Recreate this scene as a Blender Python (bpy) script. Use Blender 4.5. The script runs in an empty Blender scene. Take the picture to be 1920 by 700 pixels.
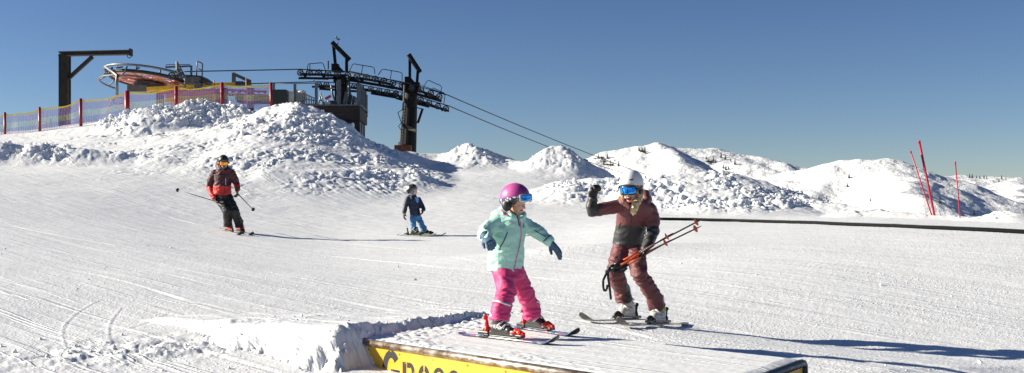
import bpy, math, random
import numpy as np
from mathutils import Vector, Matrix, noise as mnoise

# ------------------------------------------------------------------ camera, light, exposure
C = bpy.context.scene.collection
scene = bpy.context.scene
F, H = 2058.0, 380.0                     # focal length (px of a 1920 wide frame), row of the eye-level horizon
cam_data = bpy.data.cameras.new('camera')
cam = bpy.data.objects.new('camera', cam_data); C.objects.link(cam)
cam_data.sensor_width = 36.0
cam_data.lens = 36.0 * F / 1920.0
cam_data.shift_y = (H - 350.0) / 1920.0
cam_data.clip_start = 0.1
cam_data.clip_end = 60000
cam.location = (0, 0, 0)
cam.rotation_euler = (math.radians(90), 0, 0)
scene.camera = cam

SKYG, SKYT = 1.2, (.49, .480, .525)          # slight contrast and tint of the sky (polarised look, white balance)
SUN_ELEV = math.radians(22.5)
SUN_FROM = Vector((-0.99, 0.10, 0)).normalized()      # towards the sun, on the ground plan
world = bpy.data.worlds.new('World'); scene.world = world; world.use_nodes = True
wn = world.node_tree.nodes; wl = world.node_tree.links
sky = wn.new('ShaderNodeTexSky'); sky.sky_type = 'NISHITA'; sky.sun_disc = False
sky.sun_elevation = SUN_ELEV
sky.sun_rotation = math.atan2(SUN_FROM.x, SUN_FROM.y)
sky.altitude = 1900; sky.air_density = 1.0; sky.dust_density = 0.0; sky.ozone_density = 3.0
gm = wn.new('ShaderNodeGamma'); gm.inputs['Gamma'].default_value = SKYG
tn = wn.new('ShaderNodeMix'); tn.data_type = 'RGBA'; tn.blend_type = 'MULTIPLY'; tn.inputs['Factor'].default_value = 1; tn.inputs['B'].default_value = (*SKYT, 1)
wl.new(sky.outputs[0], gm.inputs['Color']); wl.new(gm.outputs[0], tn.inputs['A']); wl.new(tn.outputs['Result'], wn['Background'].inputs[0])
wn['Background'].inputs[1].default_value = 0.060

sd = bpy.data.lights.new('sun', 'SUN'); sd.energy = 5.0; sd.angle = math.radians(0.53); sd.color = (1.0, 0.93, 0.775)
sun = bpy.data.objects.new('sun', sd); C.objects.link(sun)
sdir = Vector((SUN_FROM.x*math.cos(SUN_ELEV), SUN_FROM.y*math.cos(SUN_ELEV), math.sin(SUN_ELEV)))
sun.rotation_euler = sdir.to_track_quat('Z', 'Y').to_euler()
vs = scene.view_settings
vs.view_transform = 'Standard'; vs.look = 'None'; vs.gamma = 1.0; vs.use_curve_mapping = False
vs.exposure = 0.94
scene.cycles.max_bounces = 8; scene.cycles.diffuse_bounces = 3; scene.cycles.transparent_max_bounces = 16

# ------------------------------------------------------------------ helpers
rng = random.Random(7)
def at(px, py, d):
    return Vector(((px-960)/F*d, d, (H-py)/F*d))

def tag(o, label=None, cat=None, group=None, kind=None):
    if label: o['label'] = label
    if cat: o['category'] = cat
    if group: o['group'] = group
    if kind: o['kind'] = kind
    return o
def empty(name, loc, label=None, cat=None, group=None, rz=0):
    o = bpy.data.objects.new(name, None); C.objects.link(o)
    o.location = loc; o.rotation_euler = (0, 0, rz); o.empty_display_size = 0.1
    return tag(o, label, cat, group)
def kids(o, pool=None):
    return [c for c in bpy.data.objects if c.parent == o]
def copy_tree(o, parent=None):
    c = o.copy(); C.objects.link(c); c.parent = parent
    for ch in kids(o): 
        cc = copy_tree(ch, c)
    return c

class MB:
    """collects shapes in world coordinates; build() links them as one mesh"""
    def __init__(s): s.v = []; s.f = []; s.m = []; s.mi = 0
    def add(s, verts, faces):
        b = len(s.v); s.v += [tuple(p) for p in verts]
        s.f += [tuple(b+i for i in f) for f in faces]; s.m += [s.mi]*len(faces); return s
    def mat(s, i): s.mi = i; return s
    def box(s, c, size, rot=None):
        c = Vector(c); x, y, z = (q/2 for q in size); R = rot or Matrix.Identity(3)
        vs_ = [c + R @ Vector((sx*x, sy*y, sz*z)) for sx in (-1, 1) for sy in (-1, 1) for sz in (-1, 1)]
        return s.add(vs_, [(0,1,3,2),(4,6,7,5),(0,4,5,1),(2,3,7,6),(0,2,6,4),(1,5,7,3)])
    def bar(s, a, b, w, h, up=Vector((0,0,1))):
        a, b = Vector(a), Vector(b); d = (b-a).normalized()
        if abs(d.dot(up)) > .98: up = Vector((0,1,0))
        sx = d.cross(up).normalized(); uz = sx.cross(d).normalized()
        vs_ = [p + sx*(i*w/2) + uz*(j*h/2) for p in (a, b) for (i, j) in ((-1,-1),(1,-1),(1,1),(-1,1))]
        return s.add(vs_, [(3,2,1,0),(4,5,6,7),(0,1,5,4),(1,2,6,5),(2,3,7,6),(3,0,4,7)])
    def ibeam(s, a, b, w, h, t=.03, up=Vector((0,0,1))):
        a, b = Vector(a), Vector(b); d = (b-a).normalized()
        if abs(d.dot(up)) > .98: up = Vector((0,1,0))
        sx = d.cross(up).normalized(); uz = sx.cross(d).normalized()
        s.bar(a+uz*(h/2-t/2), b+uz*(h/2-t/2), w, t, up); s.bar(a-uz*(h/2-t/2), b-uz*(h/2-t/2), w, t, up)
        return s.bar(a, b, t*.8, h-2*t-.004, up)
    def tube(s, pts, r, seg=8, closed=False, caps=True):
        pts = [Vector(p) for p in pts]; n = len(pts); rs = r if isinstance(r, (list, tuple)) else [r]*n
        vs_ = []; pn = None
        for i, p in enumerate(pts):
            if closed: d = (pts[(i+1) % n]-pts[i-1])
            else: d = pts[min(i+1, n-1)]-pts[max(i-1, 0)]
            d.normalize()
            if pn is None:
                ref = Vector((0,0,1)) if abs(d.z) < .9 else Vector((1,0,0)); u = d.cross(ref).normalized()
            else: u = (pn - d*pn.dot(d)).normalized()
            pn = u; w = d.cross(u)
            for k in range(seg):
                a = 2*math.pi*k/seg; vs_.append(p + (u*math.cos(a)+w*math.sin(a))*rs[i])
        fs = []
        for i in range(n if closed else n-1):
            j = (i+1) % n
            for k in range(seg):
                k2 = (k+1) % seg; fs.append((i*seg+k, i*seg+k2, j*seg+k2, j*seg+k))
        if caps and not closed:
            fs.append(tuple(range(seg))[::-1]); fs.append(tuple((n-1)*seg+k for k in range(seg)))
        return s.add(vs_, fs)
    def ring(s, c, axis, R, r, seg=32, rs=8, u=None):
        c = Vector(c); ax = Vector(axis).normalized(); u = ax.orthogonal().normalized() if u is None else u; w = ax.cross(u)
        return s.tube([c+(u*math.cos(2*math.pi*k/seg)+w*math.sin(2*math.pi*k/seg))*R for k in range(seg)], r, rs, closed=True)
    def disc(s, c, axis, R, t, seg=24):
        c = Vector(c); ax = Vector(axis).normalized()
        return s.tube([c-ax*t/2, c+ax*t/2], R, seg)
    def ell(s, c, rad, rot=None, nu=14, nv=9):
        c = Vector(c); R = rot or Matrix.Identity(3); vs_ = [c+R@Vector((0,0,rad[2]))]
        for j in range(1, nv):
            ph = math.pi*j/nv
            for i in range(nu):
                th = 2*math.pi*i/nu
                vs_.append(c+R@Vector((rad[0]*math.sin(ph)*math.cos(th), rad[1]*math.sin(ph)*math.sin(th), rad[2]*math.cos(ph))))
        vs_.append(c+R@Vector((0,0,-rad[2]))); fs = []
        for i in range(nu):
            fs.append((0, 1+i, 1+(i+1)%nu)); L = 1+(nv-2)*nu; fs.append((L+i, len(vs_)-1, L+(i+1)%nu))
        for j in range(nv-2):
            for i in range(nu):
                a = 1+j*nu; i2 = (i+1)%nu; fs.append((a+i, a+nu+i, a+nu+i2, a+i2))
        return s.add(vs_, fs)
    def cone(s, a, ra, b, rb, seg=14, flat=False):
        """tapered limb with round ends, or flat ends"""
        a, b = Vector(a), Vector(b); s.tube([a, b], [ra, rb], seg)
        if not flat: s.ell(a, (ra,)*3, nu=seg); s.ell(b, (rb,)*3, nu=seg)
        return s
    def limb(s, pts, rs, seg=16):
        for i in range(len(pts)-1): s.cone(pts[i], rs[i], pts[i+1], rs[i+1], seg)
        return s
    def ilimb(s, pts, rs): return s.limb(pts, [r*.55 for r in rs], 12)
    def oval_loft(s, secs, seg=20):
        """secs: (centre, half width vector, half depth vector)"""
        vs_ = []
        for c, a, b in secs:
            c, a, b = Vector(c), Vector(a), Vector(b)
            for k in range(seg):
                t = 2*math.pi*k/seg; vs_.append(c+a*math.cos(t)+b*math.sin(t))
        fs = []; n = len(secs)
        for i in range(n-1):
            for k in range(seg):
                k2 = (k+1)%seg; fs.append((i*seg+k, i*seg+k2, (i+1)*seg+k2, (i+1)*seg+k))
        fs.append(tuple(range(seg))[::-1]); fs.append(tuple((n-1)*seg+k for k in range(seg)))
        return s.add(vs_, fs)
    def prism(s, poly, off):
        """flat polygon (3D points) extruded by a vector"""
        poly = [Vector(p) for p in poly]; off = Vector(off); n = len(poly)
        vs_ = poly+[p+off for p in poly]
        fs = [tuple(range(n))[::-1], tuple(range(n, 2*n))]+[(i, (i+1)%n, n+(i+1)%n, n+i) for i in range(n)]
        return s.add(vs_, fs)
    def build(s, name, mats, parent=None, smooth=False, bevel=0, recalc=True):
        me = bpy.data.meshes.new(name)
        org = parent_world(parent)
        me.from_pydata([tuple(Vector(p)-org) for p in s.v], [], s.f)
        for m in (mats if isinstance(mats, (list, tuple)) else [mats]): me.materials.append(m)
        me.polygons.foreach_set('material_index', s.m)
        if recalc:
            import bmesh
            bm = bmesh.new(); bm.from_mesh(me); bmesh.ops.recalc_face_normals(bm, faces=bm.faces); bm.to_mesh(me); bm.free()
        if smooth: me.polygons.foreach_set('use_smooth', [True]*len(me.polygons))
        o = bpy.data.objects.new(name, me); C.objects.link(o)
        if parent: o.parent = parent
        if bevel:
            md = o.modifiers.new('bevel', 'BEVEL'); md.width = bevel; md.segments = 2; md.limit_method = 'ANGLE'
        if smooth: 
            md = o.modifiers.new('wn', 'WEIGHTED_NORMAL') if False else None
        return o
def parent_world(p):
    w = Vector((0,0,0))
    while p is not None: w += Vector(p.location); p = p.parent
    return w

# ------------------------------------------------------------------ materials
def mat(name, col, rough=.6, metal=0.0, bump=None, var=None, spec=.5, coat=0, sheen=0):
    """bump=(scale, strength, distance), var=(scale, darker colour factor)"""
    m = bpy.data.materials.new(name); m.use_nodes = True
    nt = m.node_tree; b = nt.nodes['Principled BSDF']
    b.inputs['Base Color'].default_value = (*col, 1); b.inputs['Roughness'].default_value = rough
    b.inputs['Metallic'].default_value = metal; b.inputs['Specular IOR Level'].default_value = spec
    b.inputs['Coat Weight'].default_value = coat
    if sheen: b.inputs['Sheen Weight'].default_value = sheen
    tc = nt.nodes.new('ShaderNodeTexCoord')
    if var:
        nz = nt.nodes.new('ShaderNodeTexNoise'); nz.inputs['Scale'].default_value = var[0]; nz.inputs['Detail'].default_value = 6
        nt.links.new(tc.outputs['Object'], nz.inputs['Vector'])
        cr = nt.nodes.new('ShaderNodeValToRGB'); cr.color_ramp.elements[0].position = .38; cr.color_ramp.elements[1].position = .62
        c2 = var[1] if isinstance(var[1], tuple) else tuple(q*var[1] for q in col)
        cr.color_ramp.elements[0].color = (*c2, 1); cr.color_ramp.elements[1].color = (*col, 1)
        nt.links.new(nz.outputs['Fac'], cr.inputs['Fac']); nt.links.new(cr.outputs['Color'], b.inputs['Base Color'])
    if bump:
        nz = nt.nodes.new('ShaderNodeTexNoise'); nz.inputs['Scale'].default_value = bump[0]; nz.inputs['Detail'].default_value = 5
        bp = nt.nodes.new('ShaderNodeBump'); bp.inputs['Strength'].default_value = bump[1]; bp.inputs['Distance'].default_value = bump[2]
        nt.links.new(tc.outputs['Object'], nz.inputs['Vector'])
        nt.links.new(nz.outputs['Fac'], bp.inputs['Height']); nt.links.new(bp.outputs['Normal'], b.inputs['Normal'])
    return m

def snow_mat(name, grain=1.0, streak=1.0, col=(.80, .81, .83), far=False):
    m = bpy.data.materials.new(name); m.use_nodes = True
    nt = m.node_tree; N = nt.nodes; L = nt.links; b = N['Principled BSDF']
    b.inputs['Roughness'].default_value = .55; b.inputs['Specular IOR Level'].default_value = .35
    tc = N.new('ShaderNodeTexCoord')
    # colour: slight wind crust and dirt variation
    n0 = N.new('ShaderNodeTexNoise'); n0.inputs['Scale'].default_value = .02 if far else 1.3; n0.inputs['Detail'].default_value = 8
    L.new(tc.outputs['Object'], n0.inputs['Vector'])
    cr = N.new('ShaderNodeValToRGB'); cr.color_ramp.elements[0].position = .3; cr.color_ramp.elements[1].position = .7
    cr.color_ramp.elements[0].color = (col[0]*.93, col[1]*.93, col[2]*.93, 1); cr.color_ramp.elements[1].color = (*col, 1)
    L.new(n0.outputs['Fac'], cr.inputs['Fac']); L.new(cr.outputs['Color'], b.inputs['Base Color'])
    prev = None
    def bump(height, dist, strength):
        nonlocal prev
        bp = N.new('ShaderNodeBump'); bp.inputs['Strength'].default_value = strength; bp.inputs['Distance'].default_value = dist
        L.new(height, bp.inputs['Height'])
        if prev is not None: L.new(prev, bp.inputs['Normal'])
        prev = bp.outputs['Normal']
    if far:
        n1 = N.new('ShaderNodeTexNoise'); n1.inputs['Scale'].default_value = .035; n1.inputs['Detail'].default_value = 10; n1.inputs['Roughness'].default_value = .62
        L.new(tc.outputs['Object'], n1.inputs['Vector']); bump(n1.outputs['Fac'], 16.0, .55)
    else:
        if streak:
            mp = N.new('ShaderNodeMapping'); mp.inputs['Rotation'].default_value = (0, 0, math.radians(STREAK_ANG))
            mp.vector_type = 'POINT'
            L.new(tc.outputs['Object'], mp.inputs['Vector'])
            sc_ = N.new('ShaderNodeVectorMath'); sc_.operation = 'MULTIPLY'; sc_.inputs[1].default_value = (.10, 6.0, 1.0)
            L.new(mp.outputs['Vector'], sc_.inputs[0])
            n2 = N.new('ShaderNodeTexNoise'); n2.inputs['Scale'].default_value = 1.3; n2.inputs['Detail'].default_value = 7; n2.inputs['Roughness'].default_value = .7
            L.new(sc_.outputs[0], n2.inputs['Vector']); bump(n2.outputs['Fac'], .018*streak, .5)
        if streak:
            s2 = N.new('ShaderNodeVectorMath'); s2.operation = 'MULTIPLY'; s2.inputs[1].default_value = (.16, 9.0, 1.0); L.new(mp.outputs['Vector'], s2.inputs[0])
            n4 = N.new('ShaderNodeTexNoise'); n4.inputs['Scale'].default_value = 1.0; n4.inputs['Detail'].default_value = 3; L.new(s2.outputs[0], n4.inputs['Vector'])
            r4 = N.new('ShaderNodeValToRGB'); e = r4.color_ramp.elements; e[0].position = .50; e[0].color = (0,0,0,1); e[1].position = .60; e[1].color = (0,0,0,1); q = e.new(.545); q.color = (1,1,1,1)
            L.new(n4.outputs['Fac'], r4.inputs['Fac'])
            n5 = N.new('ShaderNodeTexNoise'); n5.inputs['Scale'].default_value = .9; n5.inputs['Detail'].default_value = 2; L.new(sc_.outputs[0], n5.inputs['Vector'])
            r5 = N.new('ShaderNodeValToRGB'); r5.color_ramp.elements[0].position = .46; r5.color_ramp.elements[1].position = .60; L.new(n5.outputs['Fac'], r5.inputs['Fac'])
            mm = N.new('ShaderNodeMath'); mm.operation = 'MULTIPLY'; L.new(r4.outputs['Color'], mm.inputs[0]); L.new(r5.outputs['Color'], mm.inputs[1]); bump(mm.outputs[0], .012, .8)
            # crumbly patches, stretched along the run
            s6 = N.new('ShaderNodeVectorMath'); s6.operation = 'MULTIPLY'; s6.inputs[1].default_value = (.35, 1.3, 1.0); L.new(mp.outputs['Vector'], s6.inputs[0])
            n6 = N.new('ShaderNodeTexNoise'); n6.inputs['Scale'].default_value = .8; n6.inputs['Detail'].default_value = 6; L.new(s6.outputs[0], n6.inputs['Vector'])
            r6 = N.new('ShaderNodeValToRGB'); r6.color_ramp.elements[0].position = .44; r6.color_ramp.elements[1].position = .62; r6.color_ramp.elements[0].color = (.12,.12,.12,1); L.new(n6.outputs['Fac'], r6.inputs['Fac'])
            n7 = N.new('ShaderNodeTexVoronoi'); n7.inputs['Scale'].default_value = 24; L.new(tc.outputs['Object'], n7.inputs['Vector'])
            r7 = N.new('ShaderNodeValToRGB'); r7.color_ramp.elements[0].position = .10; r7.color_ramp.elements[0].color = (1,1,1,1); r7.color_ramp.elements[1].position = .34; r7.color_ramp.elements[1].color = (0,0,0,1); L.new(n7.outputs['Distance'], r7.inputs['Fac'])
            m7 = N.new('ShaderNodeMath'); m7.operation = 'MULTIPLY'; L.new(r6.outputs['Color'], m7.inputs[0]); L.new(r7.outputs['Color'], m7.inputs[1]); bump(m7.outputs[0], .0095, .8*min(grain, 1.0))
        n3 = N.new('ShaderNodeTexNoise'); n3.inputs['Scale'].default_value = 42; n3.inputs['Detail'].default_value = 9; n3.inputs['Roughness'].default_value = .72
        L.new(tc.outputs['Object'], n3.inputs['Vector']); bump(n3.outputs['Fac'], .008*grain, .5)
    L.new(prev, b.inputs['Normal'])
    return m
STREAK_ANG = 45.4     # rotates the skiing direction (0.70,-0.71) onto x

# ------------------------------------------------------------------ numpy noise
def _hash(ix, iy, seed):
    h = (ix.astype(np.int64)*374761393 + iy.astype(np.int64)*668265263 + seed*1274126177) & 0xffffffff
    h = ((h ^ (h >> 13))*1274126177) & 0xffffffff
    h = (h ^ (h >> 16)) & 0xffffffff
    return h/4294967295.0
def vnoise(x, y, seed=0):
    ix = np.floor(x); iy = np.floor(y); fx = x-ix; fy = y-iy
    ux = fx*fx*fx*(fx*(fx*6-15)+10); uy = fy*fy*fy*(fy*(fy*6-15)+10)
    def g(dx, dy):
        a = _hash(ix+dx, iy+dy, seed)*2*np.pi
        return np.cos(a)*(fx-dx)+np.sin(a)*(fy-dy)
    return ((g(0,0)*(1-ux)+g(1,0)*ux)*(1-uy)+(g(0,1)*(1-ux)+g(1,1)*ux)*uy)*1.4
def fbm(x, y, oct=4, seed=0, gain=.5):
    s = 0; a = 1.0
    for i in range(oct):
        s = s+a*vnoise(x*2**i+17.3*i, y*2**i-9.1*i, seed+i); a *= gain
    return s
def chunks(x, y, size, seed=0, dens=.8):
    """snow rubble: round-edged angular bumps, one per cell"""
    gx, gy = x/size, y/size; ix = np.floor(gx); iy = np.floor(gy); out = np.zeros_like(gx)
    for dx in (-1, 0, 1):
        for dy in (-1, 0, 1):
            cx, cy = ix+dx, iy+dy
            px = cx+_hash(cx, cy, seed); py = cy+_hash(cx, cy, seed+1)
            r = .35+.55*_hash(cx, cy, seed+2); on = _hash(cx, cy, seed+3) < dens
            ang = _hash(cx, cy, seed+4)*6.28; ex = gx-px; ey = gy-py
            a = ex*np.cos(ang)+ey*np.sin(ang); b = -ex*np.sin(ang)+ey*np.cos(ang)
            q = (np.abs(a)**3+np.abs(b*1.25)**3)**(1/3)/r
            tilt = (_hash(cx, cy, seed+5)-.5)*1.2*a/r
            h = np.clip(1-q**2.5, 0, 1)**.5*r*(.75+tilt)
            out = np.maximum(out, np.where(on, h, 0))
    return out*size
def smooth(a, b, t):
    t = np.clip((t-a)/(b-a), 0, 1); return t*t*(3-2*t)

# ------------------------------------------------------------------ the snow ground as a height function
PXS = np.array([-700, -400, 0, 200, 400, 600, 750, 900, 1050, 1200, 1400, 1650, 1920, 2300, 2700], float)
DS = np.array([3, 4, 6, 8.5, 11.5, 16, 22, 26, 32, 38, 43, 48, 53, 60, 90, 160], float)
def col(z3, z4, z6, rest): return [H-z*F/d for z, d in ((z3, 3), (z4, 4), (z6, 6))]+rest
TAB = np.array([
 col(-1.45,-1.42,-1.36,[660,545,440,360,322,292,276,262,248,245,262,380,700]),
 col(-1.45,-1.42,-1.36,[670,556,462,393,358,322,296,272,254,252,265,380,700]),
 col(-1.46,-1.44,-1.38,[690,574,484,418,385,341,305,270,250,252,275,380,700]),
 col(-1.47,-1.45,-1.40,[695,583,495,433,403,353,303,256,228,230,250,380,700]),
 col(-1.48,-1.46,-1.42,[697,588,505,450,425,370,310,254,210,214,240,380,700]),
 col(-1.48,-1.46,-1.43,[700,592,515,463,440,386,334,278,226,232,260,380,700]),
 col(-1.49,-1.47,-1.44,[703,598,517,465,441,395,350,315,292,290,310,400,700]),
 col(-1.50,-1.48,-1.45,[707,600,517,463,440,396,350,313,306,310,325,420,700]),
 col(-1.52,-1.50,-1.46,[710,602,515,458,435,400,360,320,314,320,338,440,700]),
 col(-1.55,-1.52,-1.48,[716,605,508,447,424,403,385,366,356,360,372,460,700]),
 col(-1.57,-1.55,-1.52,[724,612,500,440,422,406,395,392,396,404,420,490,700]),
 col(-1.60,-1.58,-1.54,[735,621,500,434,418,407,406,412,420,430,445,520,720]),
 col(-1.62,-1.60,-1.56,[745,632,500,432,420,412,412,418,426,436,450,530,720]),
 col(-1.62,-1.60,-1.56,[750,640,505,436,424,416,416,422,430,440,455,540,720]),
 col(-1.62,-1.60,-1.56,[750,630,498,438,426,418,418,424,432,442,458,540,720]),
])
LDS = np.log(DS)
def _cr(idx, frac, arr, axis_n):
    i0 = np.clip(idx-1, 0, axis_n-1); i1 = idx; i2 = np.clip(idx+1, 0, axis_n-1); i3 = np.clip(idx+2, 0, axis_n-1)
    return i0, i1, i2, i3
def base_py(px, d):
    ld = np.log(np.clip(d, 3.001, 159.9)); px = np.clip(px, PXS[0]+.01, PXS[-1]-.01)
    i = np.clip(np.searchsorted(PXS, px)-1, 0, len(PXS)-2); j = np.clip(np.searchsorted(LDS, ld)-1, 0, len(LDS)-2)
    def hermite(x, xs, k, get):
        n = len(xs); k0 = np.clip(k-1, 0, n-1); k3 = np.clip(k+2, 0, n-1)
        x0, x1, x2, x3 = xs[k0], xs[k], xs[k+1], xs[k3]
        y0, y1, y2, y3 = get(k0), get(k), get(k+1), get(k3)
        h = x2-x1; t = (x-x1)/h
        m1 = (y2-y0)/np.maximum(x2-x0, 1e-6); m2 = (y3-y1)/np.maximum(x3-x1, 1e-6)
        return (2*t**3-3*t**2+1)*y1+(t**3-2*t**2+t)*h*m1+(-2*t**3+3*t**2)*y2+(t**3-t**2)*h*m2
    return hermite(px, PXS, i, lambda a: hermite(ld, LDS, j, lambda b: TAB[a, b]))

BA = np.array([-1.22, 8.91]); BB = np.array([-.21, 11.04]); BC = np.array([1.18, 6.41]); BD = np.array([2.06, 7.75])   # corners of the box
ES = np.array([.69, -.72]); ET = np.array([.72, .69]); BOXZ = -1.10
def polyline_tent(X, Y, pts, slope, rnd=.25):
    """height of a heap whose crest follows a 3D polyline"""
    best = np.full(X.shape, -1e3)
    P = [np.array(at(*p)) for p in pts]
    for a, b in zip(P[:-1], P[1:]):
        ab = b[:2]-a[:2]; L2 = (ab**2).sum()
        t = np.clip(((X-a[0])*ab[0]+(Y-a[1])*ab[1])/L2, 0, 1)
        dx = X-(a[0]+ab[0]*t); dy = Y-(a[1]+ab[1]*t); dd = np.hypot(dx, dy)
        z = a[2]+(b[2]-a[2])*t-slope*(np.sqrt(dd*dd+rnd*rnd)-rnd)
        best = np.maximum(best, z)
    return best
HEAPS = [  # crest (px, py, depth), slope, chunk amount
 ([(360,240,43),(430,232,43),(520,228,42.5),(600,250,42)], .33, .45),
 ([(215,224,45),(262,208,45),(310,200,45),(350,193,45.5),(400,190,46),(445,196,46),(470,208,46)], .70, 1.0),
 ([(490,208,44),(520,200,43.5),(548,191,43),(575,198,43),(606,216,42.5),(640,242,42),(668,264,42),(700,283,42)], .60, .8),
 ([(430,262,41.2),(470,242,42),(520,217,42.8)], .60, .8),
 ([(690,283,43),(740,281,44),(790,288,44),(835,286,44),(862,275,44),(886,268,44),(910,275,44),(940,289,44),(975,305,43)], .60, .4),
 ([(985,305,43),(1015,294,43),(1040,275,43),(1052,274,43),(1068,285,43),(1090,304,43)], .70, .4),
 ([(-260,252,38),(-100,260,38),(0,266,38),(80,270,38),(160,278,38),(260,290,38),(360,299,37.5),(440,306,37),(500,316,36.5)], 1.0, .75),
 ([(500,320,36),(560,325,36),(640,322,37),(700,320,38),(760,318,38)], .5, .45),
 ([(1090,333,37),(1160,335,37),(1215,338,36),(1260,328,36),(1300,325,36),(1338,321,36),(1372,328,36),(1420,337,36),(1462,352,35.5),(1500,364,35),(1545,378,34),(1590,388,33),(1640,393,32)], .36, .6),
 ([(1600,393,31),(1680,398,30),(1760,405,29),(1830,408,28),(1868,398,28),(1890,396,28),(1915,403,27.5),(1990,404,27.5),(2300,408,27)], .50, .7),
]
def windrow(X, Y): 
    return None
def terrain(X, Y, detail=True, want_mask=False):
    X = np.asarray(X, float); Y = np.asarray(Y, float)
    px = 960+X/Y*F
    z = (H-base_py(px, Y))/F*Y
    mask = np.zeros_like(z); far_ = (Y > 24); nr_ = Y < 27
    if far_.any():
        xf, yf, zf, mf = X[far_], Y[far_], z[far_], mask[far_]
        wob = .5*fbm(xf*.5, yf*.5, 2, 5)
        for pts, sl, am in HEAPS:
            t = polyline_tent(xf+wob, yf+.5*wob, pts, sl)
            k = np.clip(.5+(t-zf)/.5, 0, 1)
            zn = zf*(1-k)+t*k+.25*k*(1-k)
            mf = np.maximum(mf, am*smooth(-.15, .45, t-zf)); zf = np.where(t > zf-.25, zn, zf)
        z[far_] = zf; mask[far_] = mf
    # gentle roll in front of the woman's side of the run
    cx, cy = (1090-960)/F*19.0, 19.0
    z = z+.20*np.exp(-(((X-cx)*.8+(Y-cy)*.45)/1.6)**2-(((Y-cy)*.9-(X-cx)*.3)/.9)**2)
    # run-in ramp before the box
    s = (X-BA[0])*ES[0]+(Y-BA[1])*ES[1]; t = (X-BA[0])*ET[0]+(Y-BA[1])*ET[1]
    nz = (.05*fbm(X*2.2, Y*2.2, 2, 31)+.10*fbm(X*1.1, Y*1.1, 2, 33)) if detail else 0
    zr = -1.0+.05*np.clip(s, -6, 0)-.028*np.clip(t, 0, 3)+.02*fbm(X*1.3, Y*1.3, 2, 35)*smooth(.4, -.6, s)
    edge = -.28-.05*np.clip(-s-1, 0, 4)+nz*1.3
    ga = 1.15*np.clip(edge+.10-t, 0, None); gb = 1.5*np.clip(s+.10+.39*np.clip(t, 0, 3)+nz*.8*smooth(.8, -.3, t), 0, None)
    g_ = np.sqrt(ga**2+gb**2+.06**2)-.06
    zr = zr-g_-.35*np.clip(t-2.2, 0, None)
    zb = -1.135-.10*np.clip(1.45-t, 0, 9)*9-.10*np.clip(t-2.4, 0, 9)-.12*np.clip(s-3.3, 0, 9)-.03*np.clip(s, 0, 3.4)   # snow heaped behind the box
    k2 = np.clip(.5+(zb-z)/.05, 0, 1); z = np.where((zb > z-.025) & (s > -2), z*(1-k2)+zb*k2, z)
    kk = np.clip(.5+(zr-z)/.06, 0, 1); inr = (zr > z-.03)
    z = np.where(inr, z*(1-kk)+zr*kk, z)
    face = smooth(0.0, .1, edge-t)*inr+smooth(-.06, .02, s+.39*np.clip(t, 0, 3))*inr
    if detail:
        # soft rolls of the piste
        z = z+.022*fbm(X*.30, Y*.30, 2, 2)
        # skiing marks along the fall line
        a = X*.70-Y*.71; b = X*.71+Y*.70
        st = fbm(a*.04+3, b*2.4, 3, 11)+.6*fbm(a*.07+31, b*7+.6*a, 2, 13); z = z+.004*st*smooth(3, 7, Y)
        def near_detail(X, Y, z, s, t, face):
            for k in range(64):                     # single tracks
                r = random.Random(100+k); b0 = r.uniform(-9, 16); w = r.uniform(.02, .04); cur = r.uniform(-.02, .02); a0 = r.uniform(-26, 4); ln = r.uniform(3, 12)
                a_ = X*.70-Y*.71; b_ = X*.71+Y*.70
                bb = b_-b0-cur*(a_-a0)**2-.12*np.sin(a_*.5+k)
                on = smooth(0, 1, a_-a0)*smooth(0, 1, a0+ln-a_)
                z = z-on*(.006*np.exp(-(bb/w)**2)-.006*np.exp(-((bb-2*w)/w)**2))
            tr = np.exp(-(((X+3.1)*.9+(Y-9.4)*.55)/1.3)**2-(((Y-9.4)*.75-(X+3.1)*.5)/.5)**2)
            z = z+tr*(.035*fbm(X*4.5, Y*4.5, 4, 77)+.22*chunks(X, Y, .08, 70, .3))*(1-np.clip(face, 0, 1))
            for (x0, y0, x1, y1, bow) in ((-4.6, 12.5, -3.0, 8.3, .40), (-4.2, 12.0, -2.7, 8.2, .22), (-3.6, 11.6, -3.9, 9.4, -.12)):
                dx, dy = x1-x0, y1-y0; L = math.hypot(dx, dy); tt = ((X-x0)*dx+(Y-y0)*dy)/L/L; q = ((X-x0)*dy-(Y-y0)*dx)/L
                q = q-bow*4*tt*(1-tt); on = smooth(0, .1, tt)*smooth(0, .1, 1-tt)
                z = z-on*(.002*np.exp(-(q/.018)**2)-.003*np.exp(-((q-.03)/.018)**2))
            lip = np.exp(-((s+.39*np.clip(t, 0, 3))/.16)**2)*smooth(-.5, -.2, t)*smooth(3.6, 2.6, t)
            z = z+lip*.5*chunks(X, Y, .08, 90, .5)
            fz = np.clip(face, 0, 1)
            z = z+fz*(.045*fbm(X*4, Y*4, 3, 41)+.020*fbm(X*14, Y*14, 3, 43)+.35*chunks(X, Y, .10, 45, .35)-.05*np.clip(fbm(X*2.2+Y*1.5, (X-Y)*6, 2, 47), 0, 1))
            cm = smooth(.15, .8, fbm(X*.5, Y*.5, 3, 55)+.25)
            z = z+cm*.10*chunks(X, Y, .05, 57, .10)*smooth(22, 12, Y)
            return z+.0022*fbm(X*6, Y*6, 3, 61)+.0022*vnoise(X*27, Y*27, 62)
        if nr_.any(): z[nr_] = near_detail(X[nr_], Y[nr_], z[nr_], s[nr_], t[nr_], face[nr_])
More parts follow.
